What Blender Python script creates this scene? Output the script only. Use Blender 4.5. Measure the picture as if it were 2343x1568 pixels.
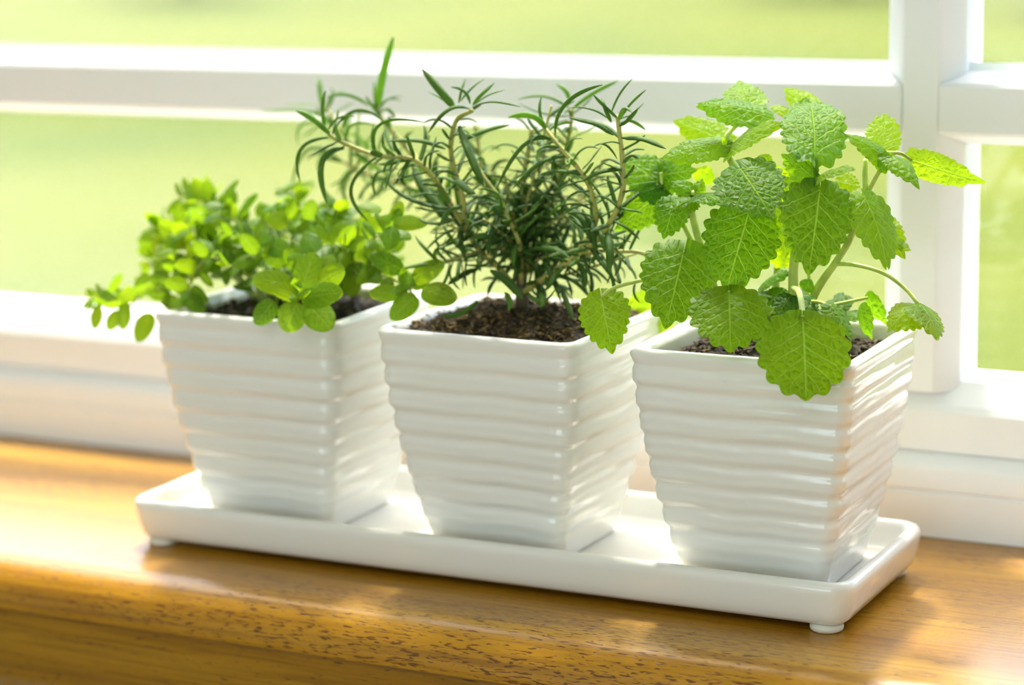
import bpy, math, random
import numpy as np
from mathutils import Vector

for o in list(bpy.data.objects):
    bpy.data.objects.remove(o)
scene = bpy.context.scene
COL = scene.collection

# ------------------------------------------------------------------ camera
CAM = np.array([0.434532, -0.812963, 0.285437])
YAW, PIT, ROLL, FPX = 0.466073, 0.195976, -0.018601, 5390.7
IW, IH = 2343.0, 1568.0
_fw = np.array([-math.sin(YAW) * math.cos(PIT), math.cos(YAW) * math.cos(PIT), -math.sin(PIT)])
_r0 = np.array([math.cos(YAW), math.sin(YAW), 0.0])
_u0 = np.cross(_r0, _fw)
_r = math.cos(ROLL) * _r0 + math.sin(ROLL) * _u0
_u = -math.sin(ROLL) * _r0 + math.cos(ROLL) * _u0
cd = bpy.data.cameras.new('camera')
cam = bpy.data.objects.new('camera', cd)
COL.objects.link(cam)
from mathutils import Matrix
cam.matrix_world = Matrix(((_r[0], _u[0], -_fw[0], CAM[0]), (_r[1], _u[1], -_fw[1], CAM[1]),
                           (_r[2], _u[2], -_fw[2], CAM[2]), (0, 0, 0, 1)))
cd.sensor_width = 36.0
cd.lens = 36.0 * FPX / IW
cd.clip_start = 0.02
cd.clip_end = 300
cd.dof.use_dof = True
cd.dof.focus_distance = 0.898
cd.dof.aperture_fstop = 5.4
scene.camera = cam


def at(px, py, Y):
    """point of the place that stands at depth Y (metres from the tray front) under a photo pixel"""
    d = _fw + _r * (px - IW / 2) / FPX - _u * (py - IH / 2) / FPX
    return CAM + d * ((Y - CAM[1]) / d[1])


def mm_px(p):
    """metres covered by one photo pixel at point p"""
    return float(np.dot(np.asarray(p) - CAM, _fw)) / FPX


# ------------------------------------------------------------------ world, sun, exposure
world = bpy.data.worlds.new('world')
scene.world = world
world.use_nodes = True
wn = world.node_tree
wn.nodes.clear()
wo = wn.nodes.new('ShaderNodeOutputWorld')
wb = wn.nodes.new('ShaderNodeBackground')
sky = wn.nodes.new('ShaderNodeTexSky')
sky.sky_type = 'NISHITA'
sky.sun_disc = False
sky.sun_elevation = math.radians(64)
sky.sun_rotation = math.radians(-27)
sky.air_density = 1.0
sky.dust_density = 3.5
sky.ozone_density = 0.6
wb.inputs['Strength'].default_value = 0.62
wn.links.new(sky.outputs[0], wb.inputs[0])
wn.links.new(wb.outputs[0], wo.inputs[0])

SUN_DIR = Vector((0.22, -0.42, -1.0)).normalized()
sd = bpy.data.lights.new('sun', 'SUN')
sd.energy = 6.0
sd.angle = math.radians(5.0)
sd.color = (1.0, 0.94, 0.84)
sun = bpy.data.objects.new('sun', sd)
COL.objects.link(sun)
sun.rotation_euler = SUN_DIR.to_track_quat('-Z', 'Y').to_euler()
sun.location = (-4, 5, 6)

# unseen overhead fill light, added behind the camera to brighten the room side
ld = bpy.data.lights.new('overhead_fill_light', 'AREA')
ld.shape = 'DISK'
ld.size = 1.8
ld.energy = 8
ld.color = (0.97, 1.0, 0.97)
lamp = bpy.data.objects.new('overhead_fill_light', ld)
COL.objects.link(lamp)
lamp.location = (0.3, -2.0, 1.42)
lamp.rotation_euler = (0, 0, 0)

# frontal fill light added at the rear opening to lift pot fronts and frames
dd = bpy.data.lights.new('rear_fill_light', 'AREA')
dd.shape = 'RECTANGLE'
dd.size = 2.8
dd.size_y = 1.8
dd.energy = 17
dd.color = (0.88, 0.99, 1.00)
rear_fill = bpy.data.objects.new('rear_fill_light', dd)
COL.objects.link(rear_fill)
rear_fill.location = (0.2, -4.18, 0.3)
rear_fill.rotation_euler = (math.radians(90), 0, 0)

scene.view_settings.view_transform = 'Standard'
scene.view_settings.look = 'None'
scene.view_settings.gamma = 1.0
scene.view_settings.use_curve_mapping = False
scene.view_settings.exposure = 0.55
cy = scene.cycles
cy.max_bounces = 6
cy.diffuse_bounces = 3
cy.glossy_bounces = 3
cy.transmission_bounces = 3
cy.transparent_max_bounces = 10
cy.use_adaptive_sampling = True
cy.adaptive_threshold = 0.08
cy.adaptive_min_samples = 12
cy.sample_clamp_indirect = 6.0
cy.caustics_reflective = False
cy.caustics_refractive = False


# ------------------------------------------------------------------ materials
def new_mat(name):
    m = bpy.data.materials.new(name)
    m.use_nodes = True
    nt = m.node_tree
    nt.nodes.clear()
    out = nt.nodes.new('ShaderNodeOutputMaterial')
    return m, nt, out


def N(nt, typ, **kw):
    n = nt.nodes.new(typ)
    for k, v in kw.items():
        if k in n.inputs:
            n.inputs[k].default_value = v
        else:
            setattr(n, k, v)
    return n


def ramp(nt, stops):
    n = nt.nodes.new('ShaderNodeValToRGB')
    cr = n.color_ramp
    while len(cr.elements) < len(stops):
        cr.elements.new(0.5)
    for e, (p, c) in zip(cr.elements, stops):
        e.position = p
        e.color = (*c, 1) if len(c) == 3 else c
    return n


def principled(name, col, rough=0.4, coat=0.0, spec=0.5, noise=None, bump=None):
    m, nt, out = new_mat(name)
    p = N(nt, 'ShaderNodeBsdfPrincipled', Roughness=rough)
    p.inputs['Base Color'].default_value = (*col, 1)
    p.inputs['Specular IOR Level'].default_value = spec
    p.inputs['Coat Weight'].default_value = coat
    p.inputs['Coat Roughness'].default_value = 0.06
    if noise or bump:
        tc = N(nt, 'ShaderNodeTexCoord')
    if noise:
        sc, amt = noise
        nz = N(nt, 'ShaderNodeTexNoise', Scale=sc, Detail=4.0)
        nt.links.new(tc.outputs['Object'], nz.inputs['Vector'])
        a = tuple(max(0, c * (1 - amt)) for c in col)
        b = tuple(min(1, c * (1 + amt)) for c in col)
        rp = ramp(nt, [(0.3, a), (0.7, b)])
        nt.links.new(nz.outputs['Fac'], rp.inputs[0])
        nt.links.new(rp.outputs[0], p.inputs['Base Color'])
    if bump:
        sc, st, dist = bump
        nz = N(nt, 'ShaderNodeTexNoise', Scale=sc, Detail=3.0)
        nt.links.new(tc.outputs['Object'], nz.inputs['Vector'])
        b = N(nt, 'ShaderNodeBump', Strength=st, Distance=dist)
        nt.links.new(nz.outputs['Fac'], b.inputs['Height'])
        nt.links.new(b.outputs[0], p.inputs['Normal'])
    nt.links.new(p.outputs[0], out.inputs[0])
    return m


M_CERAMIC = principled('glazed_ceramic', (0.82, 0.81, 0.73), 0.13, coat=0.35, bump=(160, 0.12, 0.0012))
M_VINYL = principled('white_vinyl', (0.90, 0.93, 0.93), 0.5, spec=0.3)
M_RUBBER = principled('pale_rubber', (0.74, 0.73, 0.60), 0.45, bump=(300, 0.1, 0.0005))
M_WALL = principled('cream_paint', (0.82, 0.81, 0.74), 0.7, noise=(3, 0.02))
M_CEIL = principled('ceiling_paint', (0.88, 0.86, 0.82), 0.8, noise=(3, 0.02))
M_FLOOR = principled('room_floor_wood', (0.42, 0.33, 0.20), 0.35, noise=(6, 0.15))
M_REAR_GROUND = principled('rear_ground_grey', (0.30, 0.29, 0.25), 0.8, noise=(2, 0.15))
M_BARK = principled('bark', (0.14, 0.09, 0.05), 0.8, noise=(20, 0.3))


def wood_mat(name, tint=1.0):
    m, nt, out = new_mat(name)
    tc = N(nt, 'ShaderNodeTexCoord')
    # broad growth bands along the board
    mp = N(nt, 'ShaderNodeMapping')
    mp.inputs['Scale'].default_value = (2.2, 26, 26)
    nt.links.new(tc.outputs['Object'], mp.inputs['Vector'])
    n1 = N(nt, 'ShaderNodeTexNoise', Scale=1.0, Detail=3.0, Distortion=0.6)
    nt.links.new(mp.outputs[0], n1.inputs['Vector'])
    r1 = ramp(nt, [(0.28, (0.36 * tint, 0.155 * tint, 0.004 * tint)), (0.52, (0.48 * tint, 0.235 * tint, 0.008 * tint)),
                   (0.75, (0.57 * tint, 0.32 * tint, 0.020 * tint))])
    nt.links.new(n1.outputs['Fac'], r1.inputs[0])
    # fine fibres
    mp2 = N(nt, 'ShaderNodeMapping')
    mp2.inputs['Scale'].default_value = (14, 420, 420)
    nt.links.new(tc.outputs['Object'], mp2.inputs['Vector'])
    n2 = N(nt, 'ShaderNodeTexNoise', Scale=1.0, Detail=4.0, Distortion=0.3)
    nt.links.new(mp2.outputs[0], n2.inputs['Vector'])
    r2 = ramp(nt, [(0.33, (0.62, 0.55, 0.45)), (0.55, (1, 1, 1)), (0.78, (1.12, 1.1, 1.05))])
    nt.links.new(n2.outputs['Fac'], r2.inputs[0])
    mul = N(nt, 'ShaderNodeMix', data_type='RGBA', blend_type='MULTIPLY')
    mul.inputs[0].default_value = 0.75
    nt.links.new(r1.outputs[0], mul.inputs[6])
    nt.links.new(r2.outputs[0], mul.inputs[7])
    # open pores: short dark dashes
    mp3 = N(nt, 'ShaderNodeMapping')
    mp3.inputs['Scale'].default_value = (210, 1500, 1250)
    nt.links.new(tc.outputs['Object'], mp3.inputs['Vector'])
    n3 = N(nt, 'ShaderNodeTexNoise', Scale=1.0, Detail=1.5, Distortion=0.5)
    nt.links.new(mp3.outputs[0], n3.inputs['Vector'])
    # pores come in zones (early wood)
    mp4 = N(nt, 'ShaderNodeMapping')
    mp4.inputs['Scale'].default_value = (3, 45, 40)
    mp4.inputs['Location'].default_value = (3.1, 1.7, 0.4)
    nt.links.new(tc.outputs['Object'], mp4.inputs['Vector'])
    n4 = N(nt, 'ShaderNodeTexNoise', Scale=1.0, Detail=2.0)
    nt.links.new(mp4.outputs[0], n4.inputs['Vector'])
    zz = N(nt, 'ShaderNodeMapRange')
    zz.inputs[1].default_value = 0.35
    zz.inputs[2].default_value = 0.62
    zz.inputs[3].default_value = -0.10
    zz.inputs[4].default_value = 0.035
    nt.links.new(n4.outputs['Fac'], zz.inputs[0])
    ad = N(nt, 'ShaderNodeMath', operation='ADD')
    nt.links.new(n3.outputs['Fac'], ad.inputs[0])
    nt.links.new(zz.outputs[0], ad.inputs[1])
    r3 = ramp(nt, [(0.575, (0, 0, 0)), (0.67, (1, 1, 1))])
    nt.links.new(ad.outputs[0], r3.inputs[0])
    mx = N(nt, 'ShaderNodeMix', data_type='RGBA')
    nt.links.new(r3.outputs[0], mx.inputs[0])
    nt.links.new(mul.outputs[2], mx.inputs[6])
    mx.inputs[7].default_value = (0.15 * tint, 0.055 * tint, 0.004 * tint, 1)
    p = N(nt, 'ShaderNodeBsdfPrincipled', Roughness=0.38)
    p.inputs['Coat Weight'].default_value = 0.55
    p.inputs['Specular IOR Level'].default_value = 0.25
    p.inputs['Coat Roughness'].default_value = 0.22
    nt.links.new(mx.outputs[2], p.inputs['Base Color'])
    inv = N(nt, 'ShaderNodeMath', operation='MULTIPLY_ADD')
    nt.links.new(r3.outputs[0], inv.inputs[0])
    inv.inputs[1].default_value = -1.0
    nt.links.new(n2.outputs['Fac'], inv.inputs[2])
    b = N(nt, 'ShaderNodeBump', Strength=0.3, Distance=0.0006)
    nt.links.new(inv.outputs[0], b.inputs['Height'])
    nt.links.new(b.outputs[0], p.inputs['Normal'])
    nt.links.new(p.outputs[0], out.inputs[0])
    return m


M_OAK = wood_mat('varnished_oak')
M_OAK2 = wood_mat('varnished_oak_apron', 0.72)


def glass_mat():
    m, nt, out = new_mat('window_glass')
    tr = N(nt, 'ShaderNodeBsdfTransparent')
    tr.inputs[0].default_value = (0.985, 0.995, 0.985, 1)
    gl = N(nt, 'ShaderNodeBsdfGlossy', Roughness=0.02)
    lw = N(nt, 'ShaderNodeLayerWeight', Blend=0.5)
    pw = N(nt, 'ShaderNodeMath', operation='POWER')
    nt.links.new(lw.outputs['Facing'], pw.inputs[0])
    pw.inputs[1].default_value = 4.5
    fr = N(nt, 'ShaderNodeMath', operation='MULTIPLY_ADD')
    nt.links.new(pw.outputs[0], fr.inputs[0])
    fr.inputs[1].default_value = 0.6
    fr.inputs[2].default_value = 0.025
    mx = N(nt, 'ShaderNodeMixShader')
    nt.links.new(fr.outputs[0], mx.inputs[0])
    nt.links.new(tr.outputs[0], mx.inputs[1])
    nt.links.new(gl.outputs[0], mx.inputs[2])
    # pale haze of light put into the glass as a thin translucent layer
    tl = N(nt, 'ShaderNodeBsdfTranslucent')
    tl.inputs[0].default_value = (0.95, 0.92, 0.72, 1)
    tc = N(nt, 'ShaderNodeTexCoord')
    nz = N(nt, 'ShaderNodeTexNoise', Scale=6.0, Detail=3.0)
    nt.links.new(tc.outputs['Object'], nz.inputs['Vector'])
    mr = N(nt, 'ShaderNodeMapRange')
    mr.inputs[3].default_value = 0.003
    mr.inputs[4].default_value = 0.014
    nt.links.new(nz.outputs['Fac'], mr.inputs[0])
    # haze layer thickens towards the far end, imitating the glow there
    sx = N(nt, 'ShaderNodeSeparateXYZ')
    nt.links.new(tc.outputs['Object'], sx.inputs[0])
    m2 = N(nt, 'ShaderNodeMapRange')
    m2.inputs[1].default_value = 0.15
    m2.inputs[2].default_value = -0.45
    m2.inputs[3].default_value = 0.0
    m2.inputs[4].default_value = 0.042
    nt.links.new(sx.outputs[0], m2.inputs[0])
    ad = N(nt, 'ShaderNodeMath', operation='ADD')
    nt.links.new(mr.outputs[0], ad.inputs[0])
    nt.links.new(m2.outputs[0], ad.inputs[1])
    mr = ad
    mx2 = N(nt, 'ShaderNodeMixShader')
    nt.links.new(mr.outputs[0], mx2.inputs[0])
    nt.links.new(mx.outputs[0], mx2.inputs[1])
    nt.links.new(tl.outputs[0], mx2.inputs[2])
    nt.links.new(mx2.outputs[0], out.inputs[0])
    return m


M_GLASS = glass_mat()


def leaf_mat(name, top, vein, trans, tw=0.45, rough=0.42, cell=None, under=None, bump=0.35, var=0.18, lines=None):
    """leaf blade: diffuse + sheen on both faces, light passing through, net of veins from the uv map (millimetres)"""
    m, nt, out = new_mat(name)
    uv = N(nt, 'ShaderNodeUVMap', uv_map='leaf')
    at_ = N(nt, 'ShaderNodeAttribute', attribute_name='vein')
    at2 = N(nt, 'ShaderNodeAttribute', attribute_name='tone')
    nz = N(nt, 'ShaderNodeTexNoise', Scale=0.22, Detail=3.0)
    nt.links.new(uv.outputs[0], nz.inputs['Vector'])
    rp = ramp(nt, [(0.3, tuple(c * (1 - var) for c in top)), (0.7, tuple(c * (1 + var) for c in top))])
    nt.links.new(nz.outputs['Fac'], rp.inputs[0])
    tm = N(nt, 'ShaderNodeMix', data_type='RGBA', blend_type='MULTIPLY')
    tm.inputs[0].default_value = 1.0
    nt.links.new(rp.outputs[0], tm.inputs[6])
    nt.links.new(at2.outputs['Color'], tm.inputs[7])
    vfac = at_.outputs['Fac']
    if lines:
        nv, swp = lines
        uv2 = N(nt, 'ShaderNodeUVMap', uv_map='blade')
        sx = N(nt, 'ShaderNodeSeparateXYZ')
        nt.links.new(uv2.outputs[0], sx.inputs[0])

        def mth(op, a, b=None, c=None):
            n_ = N(nt, 'ShaderNodeMath', operation=op)
            for ii, q_ in enumerate((a, b, c)):
                if q_ is None:
                    continue
                if isinstance(q_, (int, float)):
                    n_.inputs[ii].default_value = q_
                else:
                    nt.links.new(q_, n_.inputs[ii])
            return n_.outputs[0]
        wobn = N(nt, 'ShaderNodeTexNoise', Scale=0.35, Detail=2.0)
        nt.links.new(uv.outputs[0], wobn.inputs['Vector'])
        wb_ = mth('MULTIPLY_ADD', wobn.outputs['Fac'], 0.06, -0.03)
        ta = mth('ABSOLUTE', mth('ADD', sx.outputs[1], mth('MULTIPLY', wb_, 0.3)))
        sp = mth('POWER', ta, 0.85)
        q0 = mth('MULTIPLY', sp, -swp)
        q1 = mth('ADD', mth('ADD', sx.outputs[0], q0), wb_)
        # side shift between the two halves so that the veins alternate a little
        sg_ = mth('MULTIPLY', mth('SIGN', sx.outputs[1]), 0.02)
        q2 = mth('MULTIPLY_ADD', mth('ADD', q1, sg_), nv, 0.42)
        fr_ = mth('ABSOLUTE', mth('SUBTRACT', mth('FRACT', q2), 0.5))
        thin = mth('MULTIPLY_ADD', ta, -0.045, 0.095)
        l1 = N(nt, 'ShaderNodeMapRange', interpolation_type='SMOOTHSTEP')
        nt.links.new(fr_, l1.inputs[0])
        l1.inputs[1].default_value = 0.0
        nt.links.new(thin, l1.inputs[2])
        l1.inputs[3].default_value = 0.85
        l1.inputs[4].default_value = 0.0
        valid = mth('GREATER_THAN', q1, -0.10)
        lat = mth('MULTIPLY', mth('MULTIPLY', l1.outputs[0], valid), mth('MULTIPLY_ADD', ta, -0.45, 1.0))
        mr_ = N(nt, 'ShaderNodeMapRange', interpolation_type='SMOOTHSTEP')
        nt.links.new(ta, mr_.inputs[0])
        mr_.inputs[2].default_value = 0.045
        mr_.inputs[3].default_value = 1.0
        mr_.inputs[4].default_value = 0.0
        vfac = mth('MAXIMUM', lat, mr_.outputs[0])
    main_v = vfac
    height = None
    if cell:
        vo = N(nt, 'ShaderNodeTexVoronoi', feature='DISTANCE_TO_EDGE', Scale=cell)
        nt.links.new(uv.outputs[0], vo.inputs['Vector'])
        r2 = ramp(nt, [(0.0, (1, 1, 1)), (0.06, (0, 0, 0))])
        nt.links.new(vo.outputs['Distance'], r2.inputs[0])
        sc = N(nt, 'ShaderNodeMath', operation='MULTIPLY')
        nt.links.new(r2.outputs[0], sc.inputs[0])
        sc.inputs[1].default_value = 0.30
        mxm = N(nt, 'ShaderNodeMath', operation='MAXIMUM')
        nt.links.new(vfac, mxm.inputs[0])
        nt.links.new(sc.outputs[0], mxm.inputs[1])
        vfac = mxm.outputs[0]
        r3 = ramp(nt, [(0.0, (0, 0, 0)), (0.38, (1, 1, 1))])
        r3.color_ramp.interpolation = 'EASE'
        nt.links.new(vo.outputs['Distance'], r3.inputs[0])
        height = r3.outputs[0]
        if lines:
            height = mth('MULTIPLY_ADD', main_v, -1.6, height)
    mx = N(nt, 'ShaderNodeMix', data_type='RGBA')
    nt.links.new(vfac, mx.inputs[0])
    nt.links.new(tm.outputs[2], mx.inputs[6])
    mx.inputs[7].default_value = (*vein, 1)
    col = mx.outputs[2]
    if under:
        geo = N(nt, 'ShaderNodeNewGeometry')
        mu = N(nt, 'ShaderNodeMix', data_type='RGBA')
        nt.links.new(geo.outputs['Backfacing'], mu.inputs[0])
        nt.links.new(col, mu.inputs[6])
        mu.inputs[7].default_value = (*under, 1)
        col = mu.outputs[2]
    p = N(nt, 'ShaderNodeBsdfPrincipled', Roughness=rough)
    p.inputs['Specular IOR Level'].default_value = 0.22
    nt.links.new(col, p.inputs['Base Color'])
    tr = N(nt, 'ShaderNodeBsdfTranslucent')
    mt = N(nt, 'ShaderNodeMix', data_type='RGBA', blend_type='MULTIPLY')
    mt.inputs[0].default_value = 1.0
    mt.inputs[6].default_value = (*trans, 1)
    nt.links.new(at2.outputs['Color'], mt.inputs[7])
    mv = N(nt, 'ShaderNodeMix', data_type='RGBA')
    nt.links.new(vfac, mv.inputs[0])
    nt.links.new(mt.outputs[2], mv.inputs[6])
    mv.inputs[7].default_value = (*tuple(min(1, c * 1.15 + 0.06) for c in trans), 1)
    nt.links.new(mv.outputs[2], tr.inputs[0])
    ms = N(nt, 'ShaderNodeMixShader')
    ms.inputs[0].default_value = tw
    nt.links.new(p.outputs[0], ms.inputs[1])
    nt.links.new(tr.outputs[0], ms.inputs[2])
    if height is not None:
        b = N(nt, 'ShaderNodeBump', Strength=bump, Distance=0.0011)
        nt.links.new(height, b.inputs['Height'])
        nt.links.new(b.outputs[0], p.inputs['Normal'])
        nt.links.new(b.outputs[0], tr.inputs['Normal'])
    nt.links.new(ms.outputs[0], out.inputs[0])
    return m


M_BALM = leaf_mat('lemon_balm_leaf', (0.062, 0.150, 0.003), (0.25, 0.40, 0.04), (0.38, 0.64, 0.002), tw=0.52, rough=0.5, cell=0.36, bump=0.42, lines=(6.0, 0.34))
M_OREG = leaf_mat('oregano_leaf', (0.085, 0.19, 0.006), (0.24, 0.36, 0.04), (0.38, 0.60, 0.003), tw=0.48, rough=0.45, cell=0.40, bump=0.12, lines=(5.0, 0.40))
M_NEEDLE = leaf_mat('rosemary_needle', (0.068, 0.150, 0.020), (0.09, 0.2, 0.05), (0.30, 0.50, 0.03), tw=0.30, rough=0.5, cell=2.2, bump=0.25)
M_NEEDLE_U = leaf_mat('rosemary_needle_underside', (0.17, 0.31, 0.07), (0.3, 0.45, 0.15), (0.35, 0.55, 0.06), tw=0.3, rough=0.6)
M_STEM = principled('green_stem', (0.42, 0.54, 0.09), 0.45, noise=(150, 0.2))
M_STEM_O = principled('oregano_stem', (0.34, 0.42, 0.07), 0.5, noise=(150, 0.25))
M_TWIG = principled('rosemary_twig', (0.40, 0.40, 0.09), 0.6, noise=(180, 0.3))
M_TRUNK = principled('rosemary_trunk', (0.10, 0.075, 0.035), 0.75, noise=(200, 0.4))


def soil_mat():
    m, nt, out = new_mat('potting_soil')
    tc = N(nt, 'ShaderNodeTexCoord')
    nz = N(nt, 'ShaderNodeTexNoise', Scale=420.0, Detail=5.0)
    nt.links.new(tc.outputs['Object'], nz.inputs['Vector'])
    oi = N(nt, 'ShaderNodeAttribute', attribute_name='tone')
    rp = ramp(nt, [(0.3, (0.020, 0.014, 0.005)), (0.6, (0.075, 0.050, 0.018)), (0.85, (0.19, 0.13, 0.052))])
    nt.links.new(nz.outputs['Fac'], rp.inputs[0])
    mu = N(nt, 'ShaderNodeMix', data_type='RGBA', blend_type='MULTIPLY')
    mu.inputs[0].default_value = 1.0
    nt.links.new(rp.outputs[0], mu.inputs[6])
    nt.links.new(oi.outputs['Color'], mu.inputs[7])
    p = N(nt, 'ShaderNodeBsdfPrincipled', Roughness=0.85)
    nt.links.new(mu.outputs[2], p.inputs['Base Color'])
    b = N(nt, 'ShaderNodeBump', Strength=0.7, Distance=0.001)
    nt.links.new(nz.outputs['Fac'], b.inputs['Height'])
    nt.links.new(b.outputs[0], p.inputs['Normal'])
    nt.links.new(p.outputs[0], out.inputs[0])
    return m


M_SOIL = soil_mat()


def lawn_mat():
    m, nt, out = new_mat('lawn_grass')
    tc = N(nt, 'ShaderNodeTexCoord')
    nz = N(nt, 'ShaderNodeTexNoise', Scale=0.35, Detail=4.0)
    nt.links.new(tc.outputs['Object'], nz.inputs['Vector'])
    n2 = N(nt, 'ShaderNodeTexNoise', Scale=30.0, Detail=4.0)
    nt.links.new(tc.outputs['Object'], n2.inputs['Vector'])
    rp = ramp(nt, [(0.32, (0.052, 0.078, 0.0003)), (0.5, (0.075, 0.093, 0.0005)), (0.68, (0.096, 0.108, 0.0010))])
    nt.links.new(nz.outputs['Fac'], rp.inputs[0])
    r2 = ramp(nt, [(0.3, (0.8, 0.8, 0.8)), (0.7, (1.15, 1.15, 1.15))])
    nt.links.new(n2.outputs['Fac'], r2.inputs[0])
    mu = N(nt, 'ShaderNodeMix', data_type='RGBA', blend_type='MULTIPLY')
    mu.inputs[0].default_value = 1.0
    nt.links.new(rp.outputs[0], mu.inputs[6])
    nt.links.new(r2.outputs[0], mu.inputs[7])
    p = N(nt, 'ShaderNodeBsdfPrincipled', Roughness=0.9)
    p.inputs['Specular IOR Level'].default_value = 0.1
    nt.links.new(mu.outputs[2], p.inputs['Base Color'])
    nt.links.new(p.outputs[0], out.inputs[0])
    return m


M_LAWN = lawn_mat()
M_HEDGE = leaf_mat('shrub_leaf', (0.12, 0.28, 0.02), (0.1, 0.25, 0.03), (0.2, 0.45, 0.02), tw=0.3, rough=0.6)


# ------------------------------------------------------------------ mesh helpers
def mesh_obj(name, verts, faces, mat, parent=None, smooth=True, mats=None, midx=None):
    me = bpy.data.meshes.new(name)
    me.from_pydata([tuple(map(float, v)) for v in verts], [], faces)
    for mm in (mats or [mat]):
        me.materials.append(mm)
    if midx is not None:
        me.polygons.foreach_set('material_index', midx)
    if smooth:
        me.polygons.foreach_set('use_smooth', [True] * len(me.polygons))
    me.update()
    o = bpy.data.objects.new(name, me)
    COL.objects.link(o)
    if parent is not None:
        o.parent = parent
    return o


def empty(name, loc):
    o = bpy.data.objects.new(name, None)
    o.empty_display_size = 0.02
    o.location = loc
    COL.objects.link(o)
    return o


def tag(o, label=None, cat=None, group=None, kind=None):
    if label:
        o['label'] = label
    if cat:
        o['category'] = cat
    if group:
        o['group'] = group
    if kind:
        o['kind'] = kind
    return o


def set_attr(o, name, vals):
    a = o.data.attributes.new(name, 'FLOAT', 'POINT')
    a.data.foreach_set('value', [float(v) for v in vals])


def set_tone(o, rgb):
    a = o.data.attributes.new('tone', 'FLOAT_COLOR', 'POINT')
    a.data.foreach_set('color', list((*rgb, 1.0)) * len(o.data.vertices))


def set_uv(o, uvs, name='leaf'):
    l = o.data.uv_layers.new(name=name)
    vi = np.zeros(len(o.data.loops), dtype=np.int32)
    o.data.loops.foreach_get('vertex_index', vi)
    l.data.foreach_set('uv', np.asarray(uvs, dtype=np.float32)[vi].ravel())


def box(name, lo, hi, mat, parent=None, bev=0.0):
    x0, y0, z0 = lo
    x1, y1, z1 = hi
    v = [(x0, y0, z0), (x1, y0, z0), (x1, y1, z0), (x0, y1, z0), (x0, y0, z1), (x1, y0, z1), (x1, y1, z1), (x0, y1, z1)]
    f = [(0, 3, 2, 1), (4, 5, 6, 7), (0, 1, 5, 4), (1, 2, 6, 5), (2, 3, 7, 6), (3, 0, 4, 7)]
    o = mesh_obj(name, v, f, mat, parent, smooth=False)
    if bev:
        md = o.modifiers.new('bevel', 'BEVEL')
        md.width = bev
        md.segments = 3
        o.data.polygons.foreach_set('use_smooth', [True] * 6)
    return o


def extrude_x(name, prof, x0, x1, mat, parent=None, smooth=False, nx=1):
    """closed (y, z) profile extruded along x; end offsets may be given per profile point"""
    n = len(prof)
    e0 = x0 if hasattr(x0, '__len__') else [x0] * n
    e1 = x1 if hasattr(x1, '__len__') else [x1] * n
    v = [(e0[i], p[0], p[1]) for i, p in enumerate(prof)] + [(e1[i], p[0], p[1]) for i, p in enumerate(prof)]
    f = [(i, i + n, (i + 1) % n + n, (i + 1) % n) for i in range(n)]
    f += [tuple(range(n)), tuple(range(2 * n - 1, n - 1, -1))]
    o = mesh_obj(name, v, f, mat, parent, smooth=smooth)
    fix_normals(o)
    return o


def fix_normals(o):
    import bmesh
    bm = bmesh.new()
    bm.from_mesh(o.data)
    bmesh.ops.recalc_face_normals(bm, faces=bm.faces)
    bm.to_mesh(o.data)
    bm.free()


def auto_smooth(o, ang=40):
    import bmesh
    o.data.polygons.foreach_set('use_smooth', [True] * len(o.data.polygons))
    bm = bmesh.new()
    bm.from_mesh(o.data)
    for e in bm.edges:
        if len(e.link_faces) == 2 and e.calc_face_angle(0) > math.radians(ang):
            e.smooth = False
    bm.to_mesh(o.data)
    bm.free()


def catmull(pts, n):
    P = [np.asarray(p, float) for p in pts]
    if len(P) == 2:
        return [P[0] + (P[1] - P[0]) * i / (n - 1) for i in range(n)]
    Q = [2 * P[0] - P[1]] + P + [2 * P[-1] - P[-2]]
    out = []
    segs = len(P) - 1
    for i in range(n):
        t = i / (n - 1) * segs
        k = min(int(t), segs - 1)
        t -= k
        a, b, c, d = Q[k:k + 4]
        out.append(0.5 * ((2 * b) + (c - a) * t + (2 * a - 5 * b + 4 * c - d) * t * t + (3 * b - a - 3 * c + d) * t ** 3))
    return out


def nrm(v):
    v = np.asarray(v, float)
    return v / (np.linalg.norm(v) + 1e-12)


def tube(name, pts, r0, r1, mat, parent=None, origin=(0, 0, 0), n=20, sides=8, knots=0.0):
    C = catmull(pts, n)
    org = np.asarray(origin, float)
    v, f = [], []
    ref = np.array([0.3, 0.5, 0.8])
    for i, c in enumerate(C):
        t = nrm(C[min(i + 1, n - 1)] - C[max(i - 1, 0)])
        a = nrm(ref - t * np.dot(ref, t))
        ref = a
        b = np.cross(t, a)
        r = r0 + (r1 - r0) * i / (n - 1)
        if knots and i % 4 == 2:
            r *= 1 + knots
        for k in range(sides):
            th = 2 * math.pi * k / sides
            v.append(c - org + r * (math.cos(th) * a + math.sin(th) * b))
    for i in range(n - 1):
        for k in range(sides):
            f.append((i * sides + k, i * sides + (k + 1) % sides, (i + 1) * sides + (k + 1) % sides, (i + 1) * sides + k))
    f.append(tuple(reversed(range(sides))))
    f.append(tuple(range((n - 1) * sides, n * sides)))
    return mesh_obj(name, v, f, mat, parent)


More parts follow.
